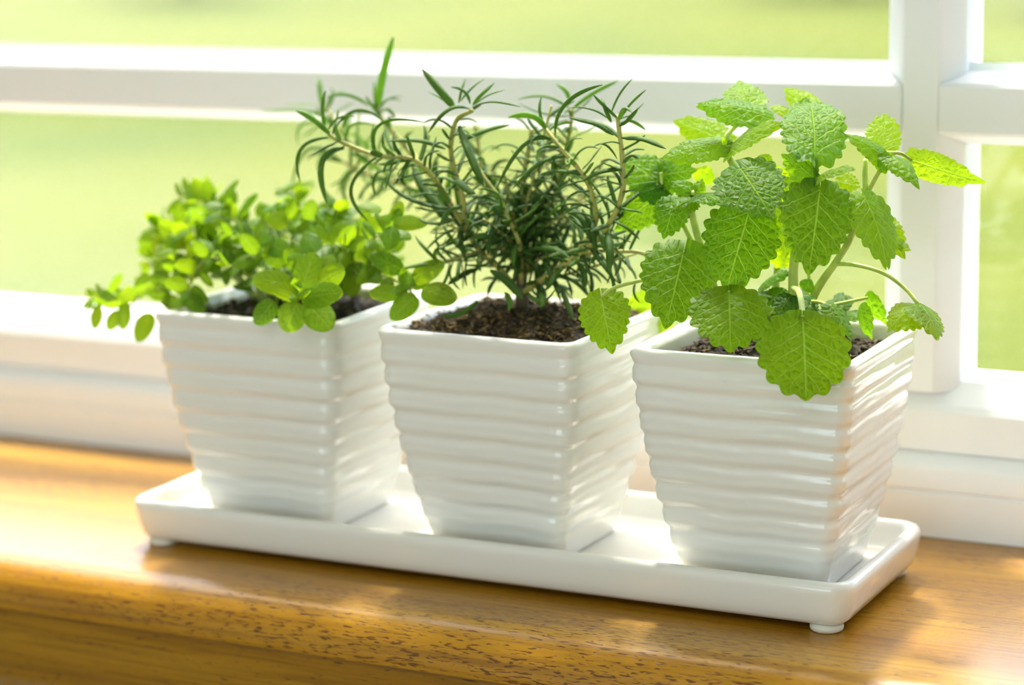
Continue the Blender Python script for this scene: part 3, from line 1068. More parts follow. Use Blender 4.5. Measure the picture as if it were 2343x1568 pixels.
# base, tip (close-up reading), depth of base and of tip, width, normal, options
BALM = [
    # crown, left
    ((925, 222), (622, 178), 0.046, 0.040, 190, HIGH, dict(curl=0.5, fold=0.3, cord=0.12), (0.9, 1, 1)),
    ((850, 200), (800, 72), 0.052, 0.070, 200, FRONT, dict(curl=0.5, fold=0.1, cord=0.05), (1.1, 1.05, 1)),
    ((738, 335), (520, 250), 0.062, 0.066, 150, FRONT, dict(curl=0.3, fold=0.2), YEL),
    ((742, 350), (461, 425), 0.038, 0.026, 165, HIGH, dict(curl=0.55, fold=0.22), (1.05, 1.05, 1)),
    ((757, 372), (992, 262), 0.038, 0.034, 165, HIGH, dict(curl=0.45, fold=0.2), YEL),
    ((742, 352), (735, 318), 0.036, 0.034, 26, FRONT, dict(teeth=3), YEL),
    # crown, middle
    ((1145, 412), (1120, 170), 0.026, 0.060, 292, FRONT, dict(curl=0.9, fold=0.06, cord=0.10, ruffle=0.045, wide=0.44), (0.78, 0.90, 1)),
    ((1138, 505), (1000, 402), 0.024, 0.020, 130, FRONT, dict(curl=0.7, fold=0.2), (0.85, 0.95, 1)),
    ((1145, 512), (1320, 465), 0.024, 0.018, 112, HIGH, dict(curl=0.6, fold=0.2), (1, 1, 1)),
    ((1168, 555), (1118, 925), 0.020, 0.008, 332, FRONT, dict(curl=0.35, fold=0.10, cord=0.13), (0.66, 0.74, 0.8)),
    # middle left
    ((806, 458), (952, 682), 0.024, 0.010, 318, FRONT, dict(curl=0.5, fold=0.14, cord=0.16), (0.55, 0.70, 0.8)),
    ((850, 655), (748, 1008), 0.026, 0.016, 345, FRONT, dict(curl=0.35, fold=0.10, cord=0.08), (0.62, 0.76, 0.8)),
    ((556, 838), (478, 1168), 0.022, 0.006, 335, FRONT, dict(curl=0.5, fold=0.10, cord=0.18), (0.70, 0.82, 0.9)),
    ((760, 1018), (765, 1278), 0.012, -0.004, 362, HIGH, dict(curl=0.55, fold=0.06, cord=0.14, wide=0.45, teeth=7), (1.0, 1.03, 1)),
    ((1090, 1132), (1104, 1492), 0.002, -0.010, 412, FRONT, dict(curl=0.35, fold=0.07, cord=0.09, wide=0.42, teeth=7, tooth=0.20, point=0.95, ruffle=0.02), (0.98, 1, 1)),
    # right
    ((1368, 592), (1466, 905), 0.040, 0.030, 262, RIGHTF, dict(curl=0.5, fold=0.15, cord=0.12), (1, 1, 1)),
    ((1580, 425), (1897, 522), 0.062, 0.060, 132, DOWNF, dict(curl=0.35, fold=0.1, teeth=8), PALE),
    ((1448, 388), (1458, 222), 0.066, 0.078, 160, FRONT, dict(curl=0.3, fold=0.1, wide=0.5), PALE),
    ((1472, 432), (1272, 306), 0.048, 0.042, 120, HIGH, dict(curl=0.8, fold=0.35), (1.0, 1.0, 1.3)),
    ((1462, 392), (1612, 548), 0.048, 0.040, 125, nrm(HIGH + np.array([0.5, 0, 0])), dict(curl=0.8, fold=0.35), (0.95, 1.0, 1.3)),
    ((1470, 400), (1440, 480), 0.046, 0.044, 70, FRONT, dict(curl=0.4, teeth=4), (0.95, 1, 1)),
    ((1420, 690), (1545, 862), 0.062, 0.056, 150, FRONT, dict(curl=0.4), (1.25, 1.12, 1)),
    ((1510, 800), (1572, 830), 0.060, 0.056, 50, FRONT, dict(curl=0.4, teeth=4), (1.25, 1.12, 1)),
    # left, behind
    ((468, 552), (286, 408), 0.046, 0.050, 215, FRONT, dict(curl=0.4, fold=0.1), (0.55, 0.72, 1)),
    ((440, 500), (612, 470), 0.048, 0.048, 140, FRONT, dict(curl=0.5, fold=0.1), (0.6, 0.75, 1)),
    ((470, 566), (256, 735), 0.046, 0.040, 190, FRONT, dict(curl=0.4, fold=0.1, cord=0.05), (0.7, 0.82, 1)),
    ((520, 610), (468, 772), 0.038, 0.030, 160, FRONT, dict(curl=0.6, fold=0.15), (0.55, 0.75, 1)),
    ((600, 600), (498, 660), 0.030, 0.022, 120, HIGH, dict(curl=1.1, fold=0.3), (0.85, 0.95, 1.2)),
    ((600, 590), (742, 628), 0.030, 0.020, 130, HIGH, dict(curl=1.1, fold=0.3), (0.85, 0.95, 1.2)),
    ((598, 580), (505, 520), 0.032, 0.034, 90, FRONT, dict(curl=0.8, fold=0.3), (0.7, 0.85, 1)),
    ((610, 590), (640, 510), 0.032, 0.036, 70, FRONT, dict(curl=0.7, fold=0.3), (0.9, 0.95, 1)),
    # top right, behind
    ((1150, 205), (1012, 110), 0.080, 0.086, 120, FRONT, dict(curl=0.5, fold=0.15), PALE),
    ((1140, 200), (1240, 215), 0.080, 0.082, 90, HIGH, dict(curl=0.6, fold=0.15), PALE),
    ((1030, 215), (938, 182), 0.070, 0.072, 62, HIGH, dict(curl=0.4, teeth=5), (1.3, 1.12, 1)),
    # low ones hanging over the rim
    ((1612, 1075), (1474, 1190), 0.046, 0.036, 195, nrm([0.1, -0.5, 0.85]), dict(curl=0.9, fold=0.35, cord=0.1), (1.15, 1.05, 1)),
    ((1614, 1070), (1692, 1228), 0.046, 0.034, 190, RIGHTF, dict(curl=0.7, fold=0.25, cord=0.0), (1.2, 1.08, 1)),
    ((188, 1036), (236, 1284), 0.010, 0.0, 230, nrm(TOCAM + 0.3 * UP + np.array([-0.25, 0, 0])), dict(curl=0.5, fold=0.2, cord=0.16), (1.0, 1.0, 1)),
    ((450, 1075), (285, 1215), 0.088, 0.084, 230, FRONT, dict(curl=0.4, fold=0.1), PALE),
    ((1218, 1078), (1306, 1232), 0.030, 0.022, 120, RIGHTF, dict(curl=0.5, fold=0.25), (0.8, 0.95, 1.3)),
    ((1350, 1090), (1400, 1225), 0.050, 0.046, 95, nrm([-0.6, -0.7, 0.3]), dict(curl=0.4, fold=0.3, teeth=5), (0.75, 0.95, 2)),
    ((1384, 1040), (1470, 1160), 0.066, 0.064, 80, nrm([-0.6, -0.6, 0.4]), dict(curl=0.4, fold=0.35, teeth=5), (0.8, 1, 2)),
    # heart of the plant
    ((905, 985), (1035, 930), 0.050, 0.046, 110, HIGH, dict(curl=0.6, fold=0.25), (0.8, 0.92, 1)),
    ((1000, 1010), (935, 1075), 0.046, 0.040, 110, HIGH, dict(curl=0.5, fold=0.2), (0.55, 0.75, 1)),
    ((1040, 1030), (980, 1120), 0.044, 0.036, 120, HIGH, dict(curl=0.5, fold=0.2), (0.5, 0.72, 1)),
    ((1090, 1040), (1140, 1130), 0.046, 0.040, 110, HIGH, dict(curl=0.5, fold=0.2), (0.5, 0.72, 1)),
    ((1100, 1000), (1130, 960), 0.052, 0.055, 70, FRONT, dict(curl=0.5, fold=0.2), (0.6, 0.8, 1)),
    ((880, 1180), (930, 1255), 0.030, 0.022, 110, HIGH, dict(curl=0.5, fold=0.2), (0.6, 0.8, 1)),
    ((990, 640), (1010, 860), 0.050, 0.046, 150, FRONT, dict(curl=0.4), (1.2, 1.08, 1)),
    ((985, 470), (960, 560), 0.056, 0.056, 130, FRONT, dict(curl=0.4), (1.35, 1.1, 1)),
    ((1010, 520), (1050, 620), 0.052, 0.052, 150, FRONT, dict(curl=0.4), (1.1, 1.0, 1)),
    ((1250, 520), (1345, 545), 0.060, 0.060, 110, FRONT, dict(curl=0.4), (1.3, 1.1, 1)),
    ((640, 520), (665, 450), 0.056, 0.056, 100, FRONT, dict(curl=0.4), (1.25, 1.12, 1)),
    ((905, 410), (930, 470), 0.050, 0.050, 90, FRONT, dict(curl=0.4), (1.1, 1.0, 1)),
    ((1000, 880), (985, 700), 0.060, 0.062, 120, FRONT, dict(curl=0.4), (1.3, 1.12, 1)),
]
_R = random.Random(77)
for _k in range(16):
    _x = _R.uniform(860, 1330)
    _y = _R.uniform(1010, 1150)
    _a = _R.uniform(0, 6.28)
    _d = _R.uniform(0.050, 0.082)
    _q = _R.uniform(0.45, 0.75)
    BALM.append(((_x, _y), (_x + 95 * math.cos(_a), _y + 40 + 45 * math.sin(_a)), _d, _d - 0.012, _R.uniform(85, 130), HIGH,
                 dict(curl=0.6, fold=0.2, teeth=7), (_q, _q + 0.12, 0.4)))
balm_leaves = []
for i, (b, t, yb, yt, wd, nh, kw, tone) in enumerate(BALM):
    pb, pt = bp(b, yb), bp(t, yt)
    wm = wd * 0.5103 * mm_px(pb)
    kw2 = dict(curl=0.4, fold=0.15, ruffle=0.03)
    kw2.update(kw)
    small = wd < 100
    balm_leaves.append(blade('leaf', pb, pt, wm, balm, balm_o, M_BALM, nh, seed=i + 1, tone=tone,
                             ns=26 if small else 54, nt=8 if small else 16, **kw2))


def bstem(pts, r0, r1, name='stem', mat=None, parent=None):
    return tube(name, [bp(p[:2], p[2]) for p in pts], r0, r1, mat or M_STEM, parent or balm, balm_o, n=26, sides=10)


bstem([(1045, 1180, 0.046), (1048, 1040, 0.046), (1052, 880, 0.046), (1085, 720, 0.042), (1150, 560, 0.030), (1142, 480, 0.027), (1145, 412, 0.027)], 0.0022, 0.0011)
bstem([(740, 1180, 0.050), (690, 990, 0.048), (640, 830, 0.046), (600, 690, 0.044), (590, 600, 0.036), (602, 570, 0.032)], 0.0020, 0.0010)
bstem([(770, 1180, 0.054), (800, 900, 0.054), (830, 660, 0.050), (790, 480, 0.044), (765, 420, 0.042), (742, 345, 0.040), (780, 280, 0.046), (880, 215, 0.050)], 0.0020, 0.0008)
bstem([(1090, 1180, 0.058), (1145, 1020, 0.056), (1235, 885, 0.054), (1300, 780, 0.054), (1366, 600, 0.050), (1370, 480, 0.052), (1372, 420, 0.054)], 0.0020, 0.0009)
bstem([(1366, 600, 0.050), (1420, 500, 0.050), (1455, 430, 0.050), (1462, 392, 0.054), (1450, 380, 0.064)], 0.0010, 0.0006)
bstem([(660, 930, 0.050), (560, 720, 0.050), (490, 590, 0.048), (462, 530, 0.047), (455, 480, 0.047)], 0.0012, 0.0007)
bstem([(960, 1150, 0.066), (980, 860, 0.068), (1000, 560, 0.070), (1080, 300, 0.078), (1145, 205, 0.081)], 0.0016, 0.0007)
bstem([(1115, 1080, 0.060), (1120, 950, 0.064), (1100, 900, 0.066)], 0.0010, 0.0006)


def petiole(leaf, pts, r0=0.0008, r1=0.0006):
    o = tube('petiole', [bp(p[:2], p[2]) for p in pts], r0, r1, M_STEM, leaf, balm_o, n=16, sides=8)
    return o


petiole(balm_leaves[14], [(1050, 1000, 0.042), (1072, 1015, 0.028), (1086, 1070, 0.014), (1090, 1134, 0.0023)], 0.0013, 0.0011)
petiole(balm_leaves[34], [(1235, 890, 0.054), (1330, 895, 0.052), (1450, 930, 0.050), (1550, 1000, 0.048), (1612, 1075, 0.046)], 0.0009, 0.0007)
petiole(balm_leaves[36], [(600, 930, 0.036), (440, 950, 0.024), (300, 980, 0.014), (230, 1005, 0.011), (188, 1042, 0.010)], 0.0009, 0.0007)
petiole(balm_leaves[12], [(655, 900, 0.048), (620, 860, 0.036), (580, 835, 0.026), (556, 838, 0.022)])
petiole(balm_leaves[13], [(740, 1080, 0.050), (745, 1030, 0.034), (760, 1000, 0.020), (760, 1020, 0.012)], 0.0010, 0.0008)
petiole(balm_leaves[11], [(835, 660, 0.050), (845, 640, 0.040), (850, 657, 0.026)])
petiole(balm_leaves[10], [(795, 480, 0.044), (800, 455, 0.034), (806, 460, 0.024)])
petiole(balm_leaves[38], [(1100, 1060, 0.056), (1160, 1060, 0.040), (1218, 1080, 0.030)])
petiole(balm_leaves[40], [(1200, 1080, 0.064), (1320, 1055, 0.066), (1384, 1042, 0.066)])
petiole(balm_leaves[16], [(1462, 392, 0.054), (1530, 395, 0.060), (1580, 426, 0.062)])
petiole(balm_leaves[37], [(600, 1000, 0.060), (520, 1040, 0.078), (440, 1086, 0.090)])

# ---------------- oregano
ore_o = np.array([POTS[0][0], POTS[0][1], 0.098])
oreg = empty('oregano_plant', ore_o)
tag(oreg, 'low oregano with small oval yellow-green leaves spilling over the far left pot', 'plant', 'herb plants in the pots')


def zo(p):
    return 150 + p[0] * 0.4055, 380 + p[1] * 0.4055


def op(p, Y):
    return at(*zo(p), Y)


OKW = dict(teeth=0, tooth=0.0, cord=0.03, wide=0.44, veins=4, ns=14, nt=6, sweep=0.24, point=1.0)
OREG = [
    # front rosette
    ((1265, 672), (1052, 632), -0.002, -0.010, 150, FRONT, dict(curl=0.3, fold=0.12), (1, 1, 1)),
    ((1335, 690), (1405, 485), -0.004, 0.004, 160, FRONT, dict(curl=0.3, fold=0.1), (1, 1, 1)),
    ((1312, 735), (1148, 672), -0.007, -0.014, 105, FRONT, dict(curl=0.4, fold=0.12), (1.1, 1.05, 1)),
    ((1305, 772), (1245, 938), -0.006, -0.010, 170, FRONT, dict(curl=0.4, fold=0.10), (0.9, 0.95, 1)),
    ((1335, 745), (1566, 715), -0.006, -0.008, 160, FRONT, dict(curl=0.4, fold=0.12), (0.95, 1, 1)),
    ((1375, 790), (1500, 925), -0.004, -0.008, 175, FRONT, dict(curl=0.4, fold=0.08), (0.9, 0.97, 1)),
    ((1430, 660), (1575, 580), -0.001, -0.001, 145, FRONT, dict(curl=0.4, fold=0.1), (1.1, 1.05, 1)),
    ((1360, 560), (1252, 508), 0.010, 0.012, 90, FRONT, dict(curl=0.3, fold=0.1), (1.1, 1.05, 1)),
    ((1470, 560), (1500, 500), 0.010, 0.014, 100, FRONT, dict(curl=0.3, fold=0.1), (1.1, 1.05, 1)),
    ((1310, 745), (1262, 752), -0.010, -0.014, 50, FRONT, dict(curl=0.3, fold=0.2), (1.0, 1.05, 1.2)),
    ((1310, 740), (1380, 700), -0.010, -0.014, 50, FRONT, dict(curl=0.3, fold=0.2), (1.1, 1.05, 1)),
    ((1175, 765), (1072, 895), 0.002, -0.004, 130, FRONT, dict(curl=0.3, fold=0.1), (0.55, 0.72, 1)),
    ((1260, 490), (1090, 420), 0.018, 0.016, 120, FRONT, dict(curl=0.3, fold=0.1), (0.8, 0.9, 1)),
    ((1420, 480), (1340, 390), 0.020, 0.024, 130, FRONT, dict(curl=0.3, fold=0.1), (0.75, 0.85, 1)),
    ((1230, 560), (1100, 440), 0.018, 0.014, 110, FRONT, dict(curl=0.3, fold=0.1), (0.85, 0.9, 1)),
    # right group
    ((1890, 720), (1712, 718), 0.016, 0.010, 105, FRONT, dict(curl=0.4), (1.05, 1.05, 1)),
    ((1975, 735), (1836, 868), 0.016, 0.008, 135, FRONT, dict(curl=0.5), (0.95, 1, 1)),
    ((2020, 695), (2204, 762), 0.016, 0.010, 145, FRONT, dict(curl=0.4), (1.3, 1.15, 1)),
    ((1960, 640), (2140, 545), 0.020, 0.022, 120, FRONT, dict(curl=0.4), (1.2, 1.1, 1)),
    ((1900, 590), (1720, 500), 0.024, 0.018, 115, FRONT, dict(curl=0.4), (0.65, 0.78, 1)),
    ((1960, 690), (1900, 600), 0.018, 0.020, 100, FRONT, dict(curl=0.4), (0.95, 1, 1)),
    ((1780, 250), (1648, 225), 0.030, 0.026, 85, HIGH, dict(curl=0.4), (1.15, 1.05, 1)),
    ((1842, 345), (1828, 474), 0.026, 0.020, 105, FRONT, dict(curl=0.4), (0.75, 0.9, 1)),
    ((1855, 320), (2042, 330), 0.026, 0.022, 95, FRONT, dict(curl=0.4), (1.15, 1.05, 1)),
    ((1850, 310), (1895, 200), 0.028, 0.032, 80, FRONT, dict(curl=0.4), (1.3, 1.15, 1)),
    ((1830, 320), (1770, 290), 0.026, 0.026, 70, FRONT, dict(curl=0.4), (1.1, 1.05, 1)),
    # left trailing tips
    ((185, 788), (163, 922), 0.030, 0.024, 72, FRONT, dict(curl=0.4), (1.0, 1, 1)),
    ((165, 760), (92, 800), 0.032, 0.028, 60, HIGH, dict(curl=0.4), (0.9, 0.95, 1)),
    ((160, 740), (120, 690), 0.034, 0.034, 50, FRONT, dict(curl=0.4), (0.9, 0.95, 1)),
    ((180, 760), (190, 690), 0.034, 0.036, 40, FRONT, dict(curl=0.4), (1.4, 1.2, 1)),
    ((300, 818), (240, 928), 0.030, 0.026, 85, FRONT, dict(curl=0.4), (1.0, 1, 1)),
    ((338, 775), (322, 928), 0.028, 0.024, 85, FRONT, dict(curl=0.4), (0.85, 0.92, 1)),
    ((250, 715), (315, 605), 0.038, 0.040, 55, RIGHTF, dict(curl=0.4), (0.9, 1, 1)),
    ((475, 830), (408, 995), 0.024, 0.016, 112, FRONT, dict(curl=0.4), (0.95, 1, 1)),
    ((585, 790), (590, 915), 0.020, 0.012, 95, FRONT, dict(curl=0.4), (0.95, 1, 1)),
    ((545, 752), (672, 795), 0.020, 0.012, 85, FRONT, dict(curl=0.4), (1.15, 1.05, 1)),
    ((470, 612), (388, 695), 0.034, 0.030, 70, FRONT, dict(curl=0.4), (0.9, 0.95, 1)),
    ((660, 720), (785, 820), 0.014, 0.010, 105, FRONT, dict(curl=0.4), (0.8, 0.9, 1)),
    ((440, 560), (432, 540), 0.044, 0.044, 55, FRONT, dict(curl=0.2), (1.25, 1.1, 1)),
    # upper sprigs
    ((885, 188), (978, 82), 0.050, 0.050, 62, LEFTF, dict(curl=0.3), (0.85, 0.95, 1)),
    ((985, 260), (1085, 160), 0.052, 0.052, 70, LEFTF, dict(curl=0.3), (0.8, 0.95, 1.2)),
    ((1110, 255), (1245, 215), 0.048, 0.046, 70, HIGH, dict(curl=0.3), (0.95, 1, 1)),
    ((880, 225), (780, 225), 0.050, 0.046, 65, HIGH, dict(curl=0.3), (0.95, 1, 1)),
    ((745, 185), (668, 150), 0.060, 0.060, 60, FRONT, dict(curl=0.3), (1.25, 1.12, 1)),
    ((770, 170), (800, 40), 0.062, 0.064, 26, FRONT, dict(curl=0.3), (1.3, 1.15, 1)),
    ((650, 190), (570, 270), 0.058, 0.054, 48, FRONT, dict(curl=0.5), (0.9, 0.95, 1)),
    ((560, 300), (460, 285), 0.054, 0.050, 55, HIGH, dict(curl=0.4), (0.85, 0.95, 1)),
    ((525, 345), (425, 395), 0.050, 0.044, 62, HIGH, dict(curl=0.4), (0.85, 0.95, 1)),
    ((510, 400), (490, 490), 0.050, 0.046, 40, FRONT, dict(curl=0.4), (1.2, 1.1, 1)),
    ((780, 300), (860, 285), 0.040, 0.036, 70, HIGH, dict(curl=0.4), (0.65, 0.8, 1)),
    ((600, 420), (700, 370), 0.036, 0.034, 80, HIGH, dict(curl=0.3), (0.9, 1, 1)),
    ((610, 470), (580, 390), 0.034, 0.036, 70, FRONT, dict(curl=0.3), (0.85, 0.95, 1)),
    ((840, 470), (700, 440), 0.028, 0.022, 110, HIGH, dict(curl=0.4), (1.0, 1.05, 1)),
    ((600, 530), (500, 620), 0.030, 0.024, 100, FRONT, dict(curl=0.4), (0.85, 0.95, 1)),
    ((680, 550), (620, 650), 0.026, 0.020, 90, FRONT, dict(curl=0.4), (0.85, 0.95, 1)),
    ((600, 480), (500, 510), 0.032, 0.028, 60, HIGH, dict(curl=0.4), (0.95, 1, 1)),
    ((1250, 320), (1140, 290), 0.040, 0.036, 110, FRONT, dict(curl=0.3), (1.3, 1.12, 1)),
    ((1300, 110), (1180, 160), 0.070, 0.068, 50, HIGH, dict(curl=0.4), (1.25, 1.12, 1)),
    ((1310, 170), (1320, 80), 0.072, 0.074, 60, FRONT, dict(curl=0.4), (1.3, 1.15, 1)),
    ((1310, 120), (1410, 90), 0.072, 0.072, 45, HIGH, dict(curl=0.4), (1.3, 1.15, 1)),
    ((1360, 300), (1400, 190), 0.046, 0.048, 90, FRONT, dict(curl=0.3), (1.0, 1, 1)),
    ((1420, 250), (1530, 270), 0.046, 0.044, 80, HIGH, dict(curl=0.3), (1.0, 1, 1)),
    ((1540, 240), (1600, 200), 0.050, 0.050, 70, FRONT, dict(curl=0.3), (1.25, 1.1, 1)),
]


def join_parts(objs, name):
    """merge leaves too many to count into one part"""
    V, F, vn, tn, u1, u2 = [], [], [], [], [], []
    par, mat = objs[0].parent, objs[0].data.materials[0]
    for ob in objs:
        me = ob.data
        o0 = len(V)
        V += [tuple(v.co) for v in me.vertices]
        F += [tuple(i + o0 for i in p.vertices) for p in me.polygons]
        vn += [d.value for d in me.attributes['vein'].data]
        tn += [c for d in me.attributes['tone'].data for c in d.color]
        for nm, dst in (('leaf', u1), ('blade', u2)):
            lay = me.uv_layers[nm].data
            tmp = [None] * len(me.vertices)
            for li, lp in enumerate(me.loops):
                tmp[lp.vertex_index] = tuple(lay[li].uv)
            dst += tmp
        bpy.data.objects.remove(ob)
        bpy.data.meshes.remove(me)
    o = mesh_obj(name, V, F, mat, par)
    set_attr(o, 'vein', vn)
    a = o.data.attributes.new('tone', 'FLOAT_COLOR', 'POINT')
    a.data.foreach_set('color', tn)
    set_uv(o, u1)
    set_uv(o, u2, 'blade')
    o['kind'] = 'stuff'
    return o


def oleaf(b, t, wd, nh, kw, tone, seed):
    k2 = dict(OKW)
    k2.update(dict(curl=0.3, fold=0.12, ruffle=0.015))
    k2.update(kw)
    return blade('leaf', b, t, wd, oreg, ore_o, M_OREG, nh, seed=seed, tone=tone, **k2)


for i, (b, t, yb, yt, wd, nh, kw, tone) in enumerate(OREG):
    pb, pt = op(b, yb), op(t, yt)
    kw = dict(kw)
    if wd >= 100:
        kw.update(ns=22, nt=9)
    oleaf(pb, pt, wd * 0.4055 * mm_px(pb), nh, kw, tone, 500 + i)

# sprigs: an arching stem with pairs of leaves, each pair turned a quarter against the last
OST = [
    # list of (reading x, y, depth)
    [(1150, 790, 0.050), (1000, 520, 0.044), (800, 500, 0.034), (640, 600, 0.028), (560, 760, 0.020)],
    [(1100, 790, 0.050), (900, 600, 0.046), (660, 640, 0.038), (420, 740, 0.034), (300, 790, 0.031), (170, 770, 0.032)],
    [(1150, 790, 0.054), (960, 520, 0.054), (720, 400, 0.050), (580, 360, 0.050), (520, 330, 0.051)],
    [(1150, 790, 0.058), (1000, 440, 0.058), (850, 260, 0.054), (760, 200, 0.060), (650, 185, 0.060)],
    [(1180, 790, 0.060), (1080, 440, 0.058), (950, 300, 0.053), (880, 220, 0.051)],
    [(1200, 790, 0.060), (1180, 420, 0.056), (1090, 290, 0.050)],
    [(1230, 790, 0.060), (1290, 420, 0.056), (1250, 300, 0.046)],
    [(1250, 790, 0.064), (1340, 420, 0.068), (1310, 250, 0.072), (1310, 130, 0.073)],
    [(1260, 790, 0.060), (1450, 480, 0.054), (1500, 320, 0.048), (1560, 230, 0.050)],
    [(1270, 790, 0.054), (1520, 520, 0.046), (1700, 430, 0.036), (1850, 340, 0.027)],
    [(1270, 790, 0.050), (1500, 640, 0.044), (1720, 600, 0.034), (1960, 690, 0.018)],
    [(1220, 790, 0.046), (1300, 600, 0.032), (1330, 620, 0.014), (1315, 735, -0.003)],
    [(1130, 790, 0.046), (960, 600, 0.030), (830, 520, 0.024), (760, 560, 0.018), (690, 690, 0.014)],
    [(1270, 790, 0.064), (1560, 500, 0.066), (1700, 330, 0.062)],
    [(1140, 790, 0.066), (950, 460, 0.072), (700, 330, 0.074), (560, 420, 0.070), (470, 570, 0.060)],
    [(1200, 790, 0.070), (1240, 420, 0.078), (1180, 240, 0.080)],
    [(1260, 790, 0.070), (1480, 420, 0.080), (1560, 260, 0.080)],
    [(1180, 790, 0.054), (1100, 480, 0.040), (1000, 400, 0.034), (900, 420, 0.028)],
    [(1240, 790, 0.052), (1400, 520, 0.036), (1500, 440, 0.028), (1600, 480, 0.022)],
    [(1150, 800, 0.044), (1040, 640, 0.030), (960, 560, 0.022), (880, 600, 0.016)],
    [(1200, 800, 0.044), (1160, 600, 0.030), (1120, 500, 0.022), (1060, 520, 0.014)],
    [(1280, 800, 0.050), (1480, 600, 0.040), (1620, 540, 0.032), (1760, 560, 0.024)],
    [(1130, 800, 0.060), (900, 560, 0.056), (760, 470, 0.050), (650, 470, 0.044)],
    [(1220, 800, 0.072), (1380, 520, 0.076), (1460, 380, 0.076), (1480, 280, 0.074)],
    [(1160, 800, 0.072), (1040, 520, 0.078), (900, 380, 0.078), (800, 330, 0.074)],
    [(1280, 800, 0.066), (1600, 640, 0.066), (1760, 520, 0.060), (1860, 480, 0.054)],
    [(1180, 800, 0.066), (1130, 520, 0.064), (1050, 400, 0.060), (980, 360, 0.056)],
]
R = random.Random(9)
oleaf_n = len(OREG)
OJ = []
for si, st in enumerate(OST):
    pts = [op(p[:2], p[2]) for p in st]
    tube('stem', pts, 0.0009, 0.0005, M_STEM_O, oreg, ore_o, n=24, sides=6)
    C = catmull(pts, 60)
    Ls = sum(np.linalg.norm(C[i + 1] - C[i]) for i in range(59))
    npairs = max(3, int(Ls / 0.0060))
    ang = R.uniform(0, 3.14)
    for k in range(npairs):
        f = 0.24 + 0.74 * k / max(1, npairs - 1)
        i = min(58, int(f * 59))
        c = C[i]
        if c[2] < 0.100 and abs(c[0] - POTS[0][0]) < 0.05 and abs(c[1] - POTS[0][1]) < 0.05:
            continue
        t = nrm(C[i + 1] - C[max(0, i - 1)])
        ref = nrm(np.cross(t, UP) + 1e-6)
        ref2 = np.cross(t, ref)
        ang += math.pi / 2 + R.uniform(-0.25, 0.25)
        size = (0.0076 + 0.0042 * R.random()) * (1.05 - 0.45 * max(0, f - 0.55))
        for sg in (1, -1):
            d = sg * (math.cos(ang) * ref + math.sin(ang) * ref2)
            if d[2] < -0.75:
                continue
            d = nrm(d + 0.45 * t + np.array([0, 0, 0.12]) + 0.15 * np.array([R.gauss(0, 1), R.gauss(0, 1), R.gauss(0, 1)]))
            b = c + d * 0.0012
            e = b + d * size
            nh = nrm(t * 0.8 + UP * 0.7 + 0.25 * TOCAM)
            w_ = R.random()
            tone = (0.66 + 0.62 * w_ * w_, 0.74 + 0.42 * w_ * w_, 1.0)
            OJ.append((b, e, size * R.uniform(0.62, 0.74), nh, dict(curl=R.uniform(0.2, 0.7), fold=R.uniform(0.05, 0.3)), tone, 900 + len(OJ)))
# the nearest ones are parts of their own, the rest of the thicket is one part
OJ.sort(key=lambda j: float(np.dot(j[0] - CAM, _fw)))
more_leaves = []
for j in OJ:
    if oleaf_n < 298:
        oleaf(*j)
        oleaf_n += 1
    else:
        more_leaves.append(oleaf(*j))
if more_leaves:
    join_parts(more_leaves, 'small_leaves')

# ---------------- rosemary
ros_o = np.array([POTS[1][0], POTS[1][1], 0.105])
rose = empty('rosemary_plant', ros_o)
tag(rose, 'wiry rosemary with narrow curling grey-green needles in the middle pot', 'plant', 'herb plants in the pots')


def zr(p):
    return 580 + p[0] * 0.472, 60 + p[1] * 0.472


def rp_(p, Y):
    return at(*zr(p), Y)


NPAR = 0


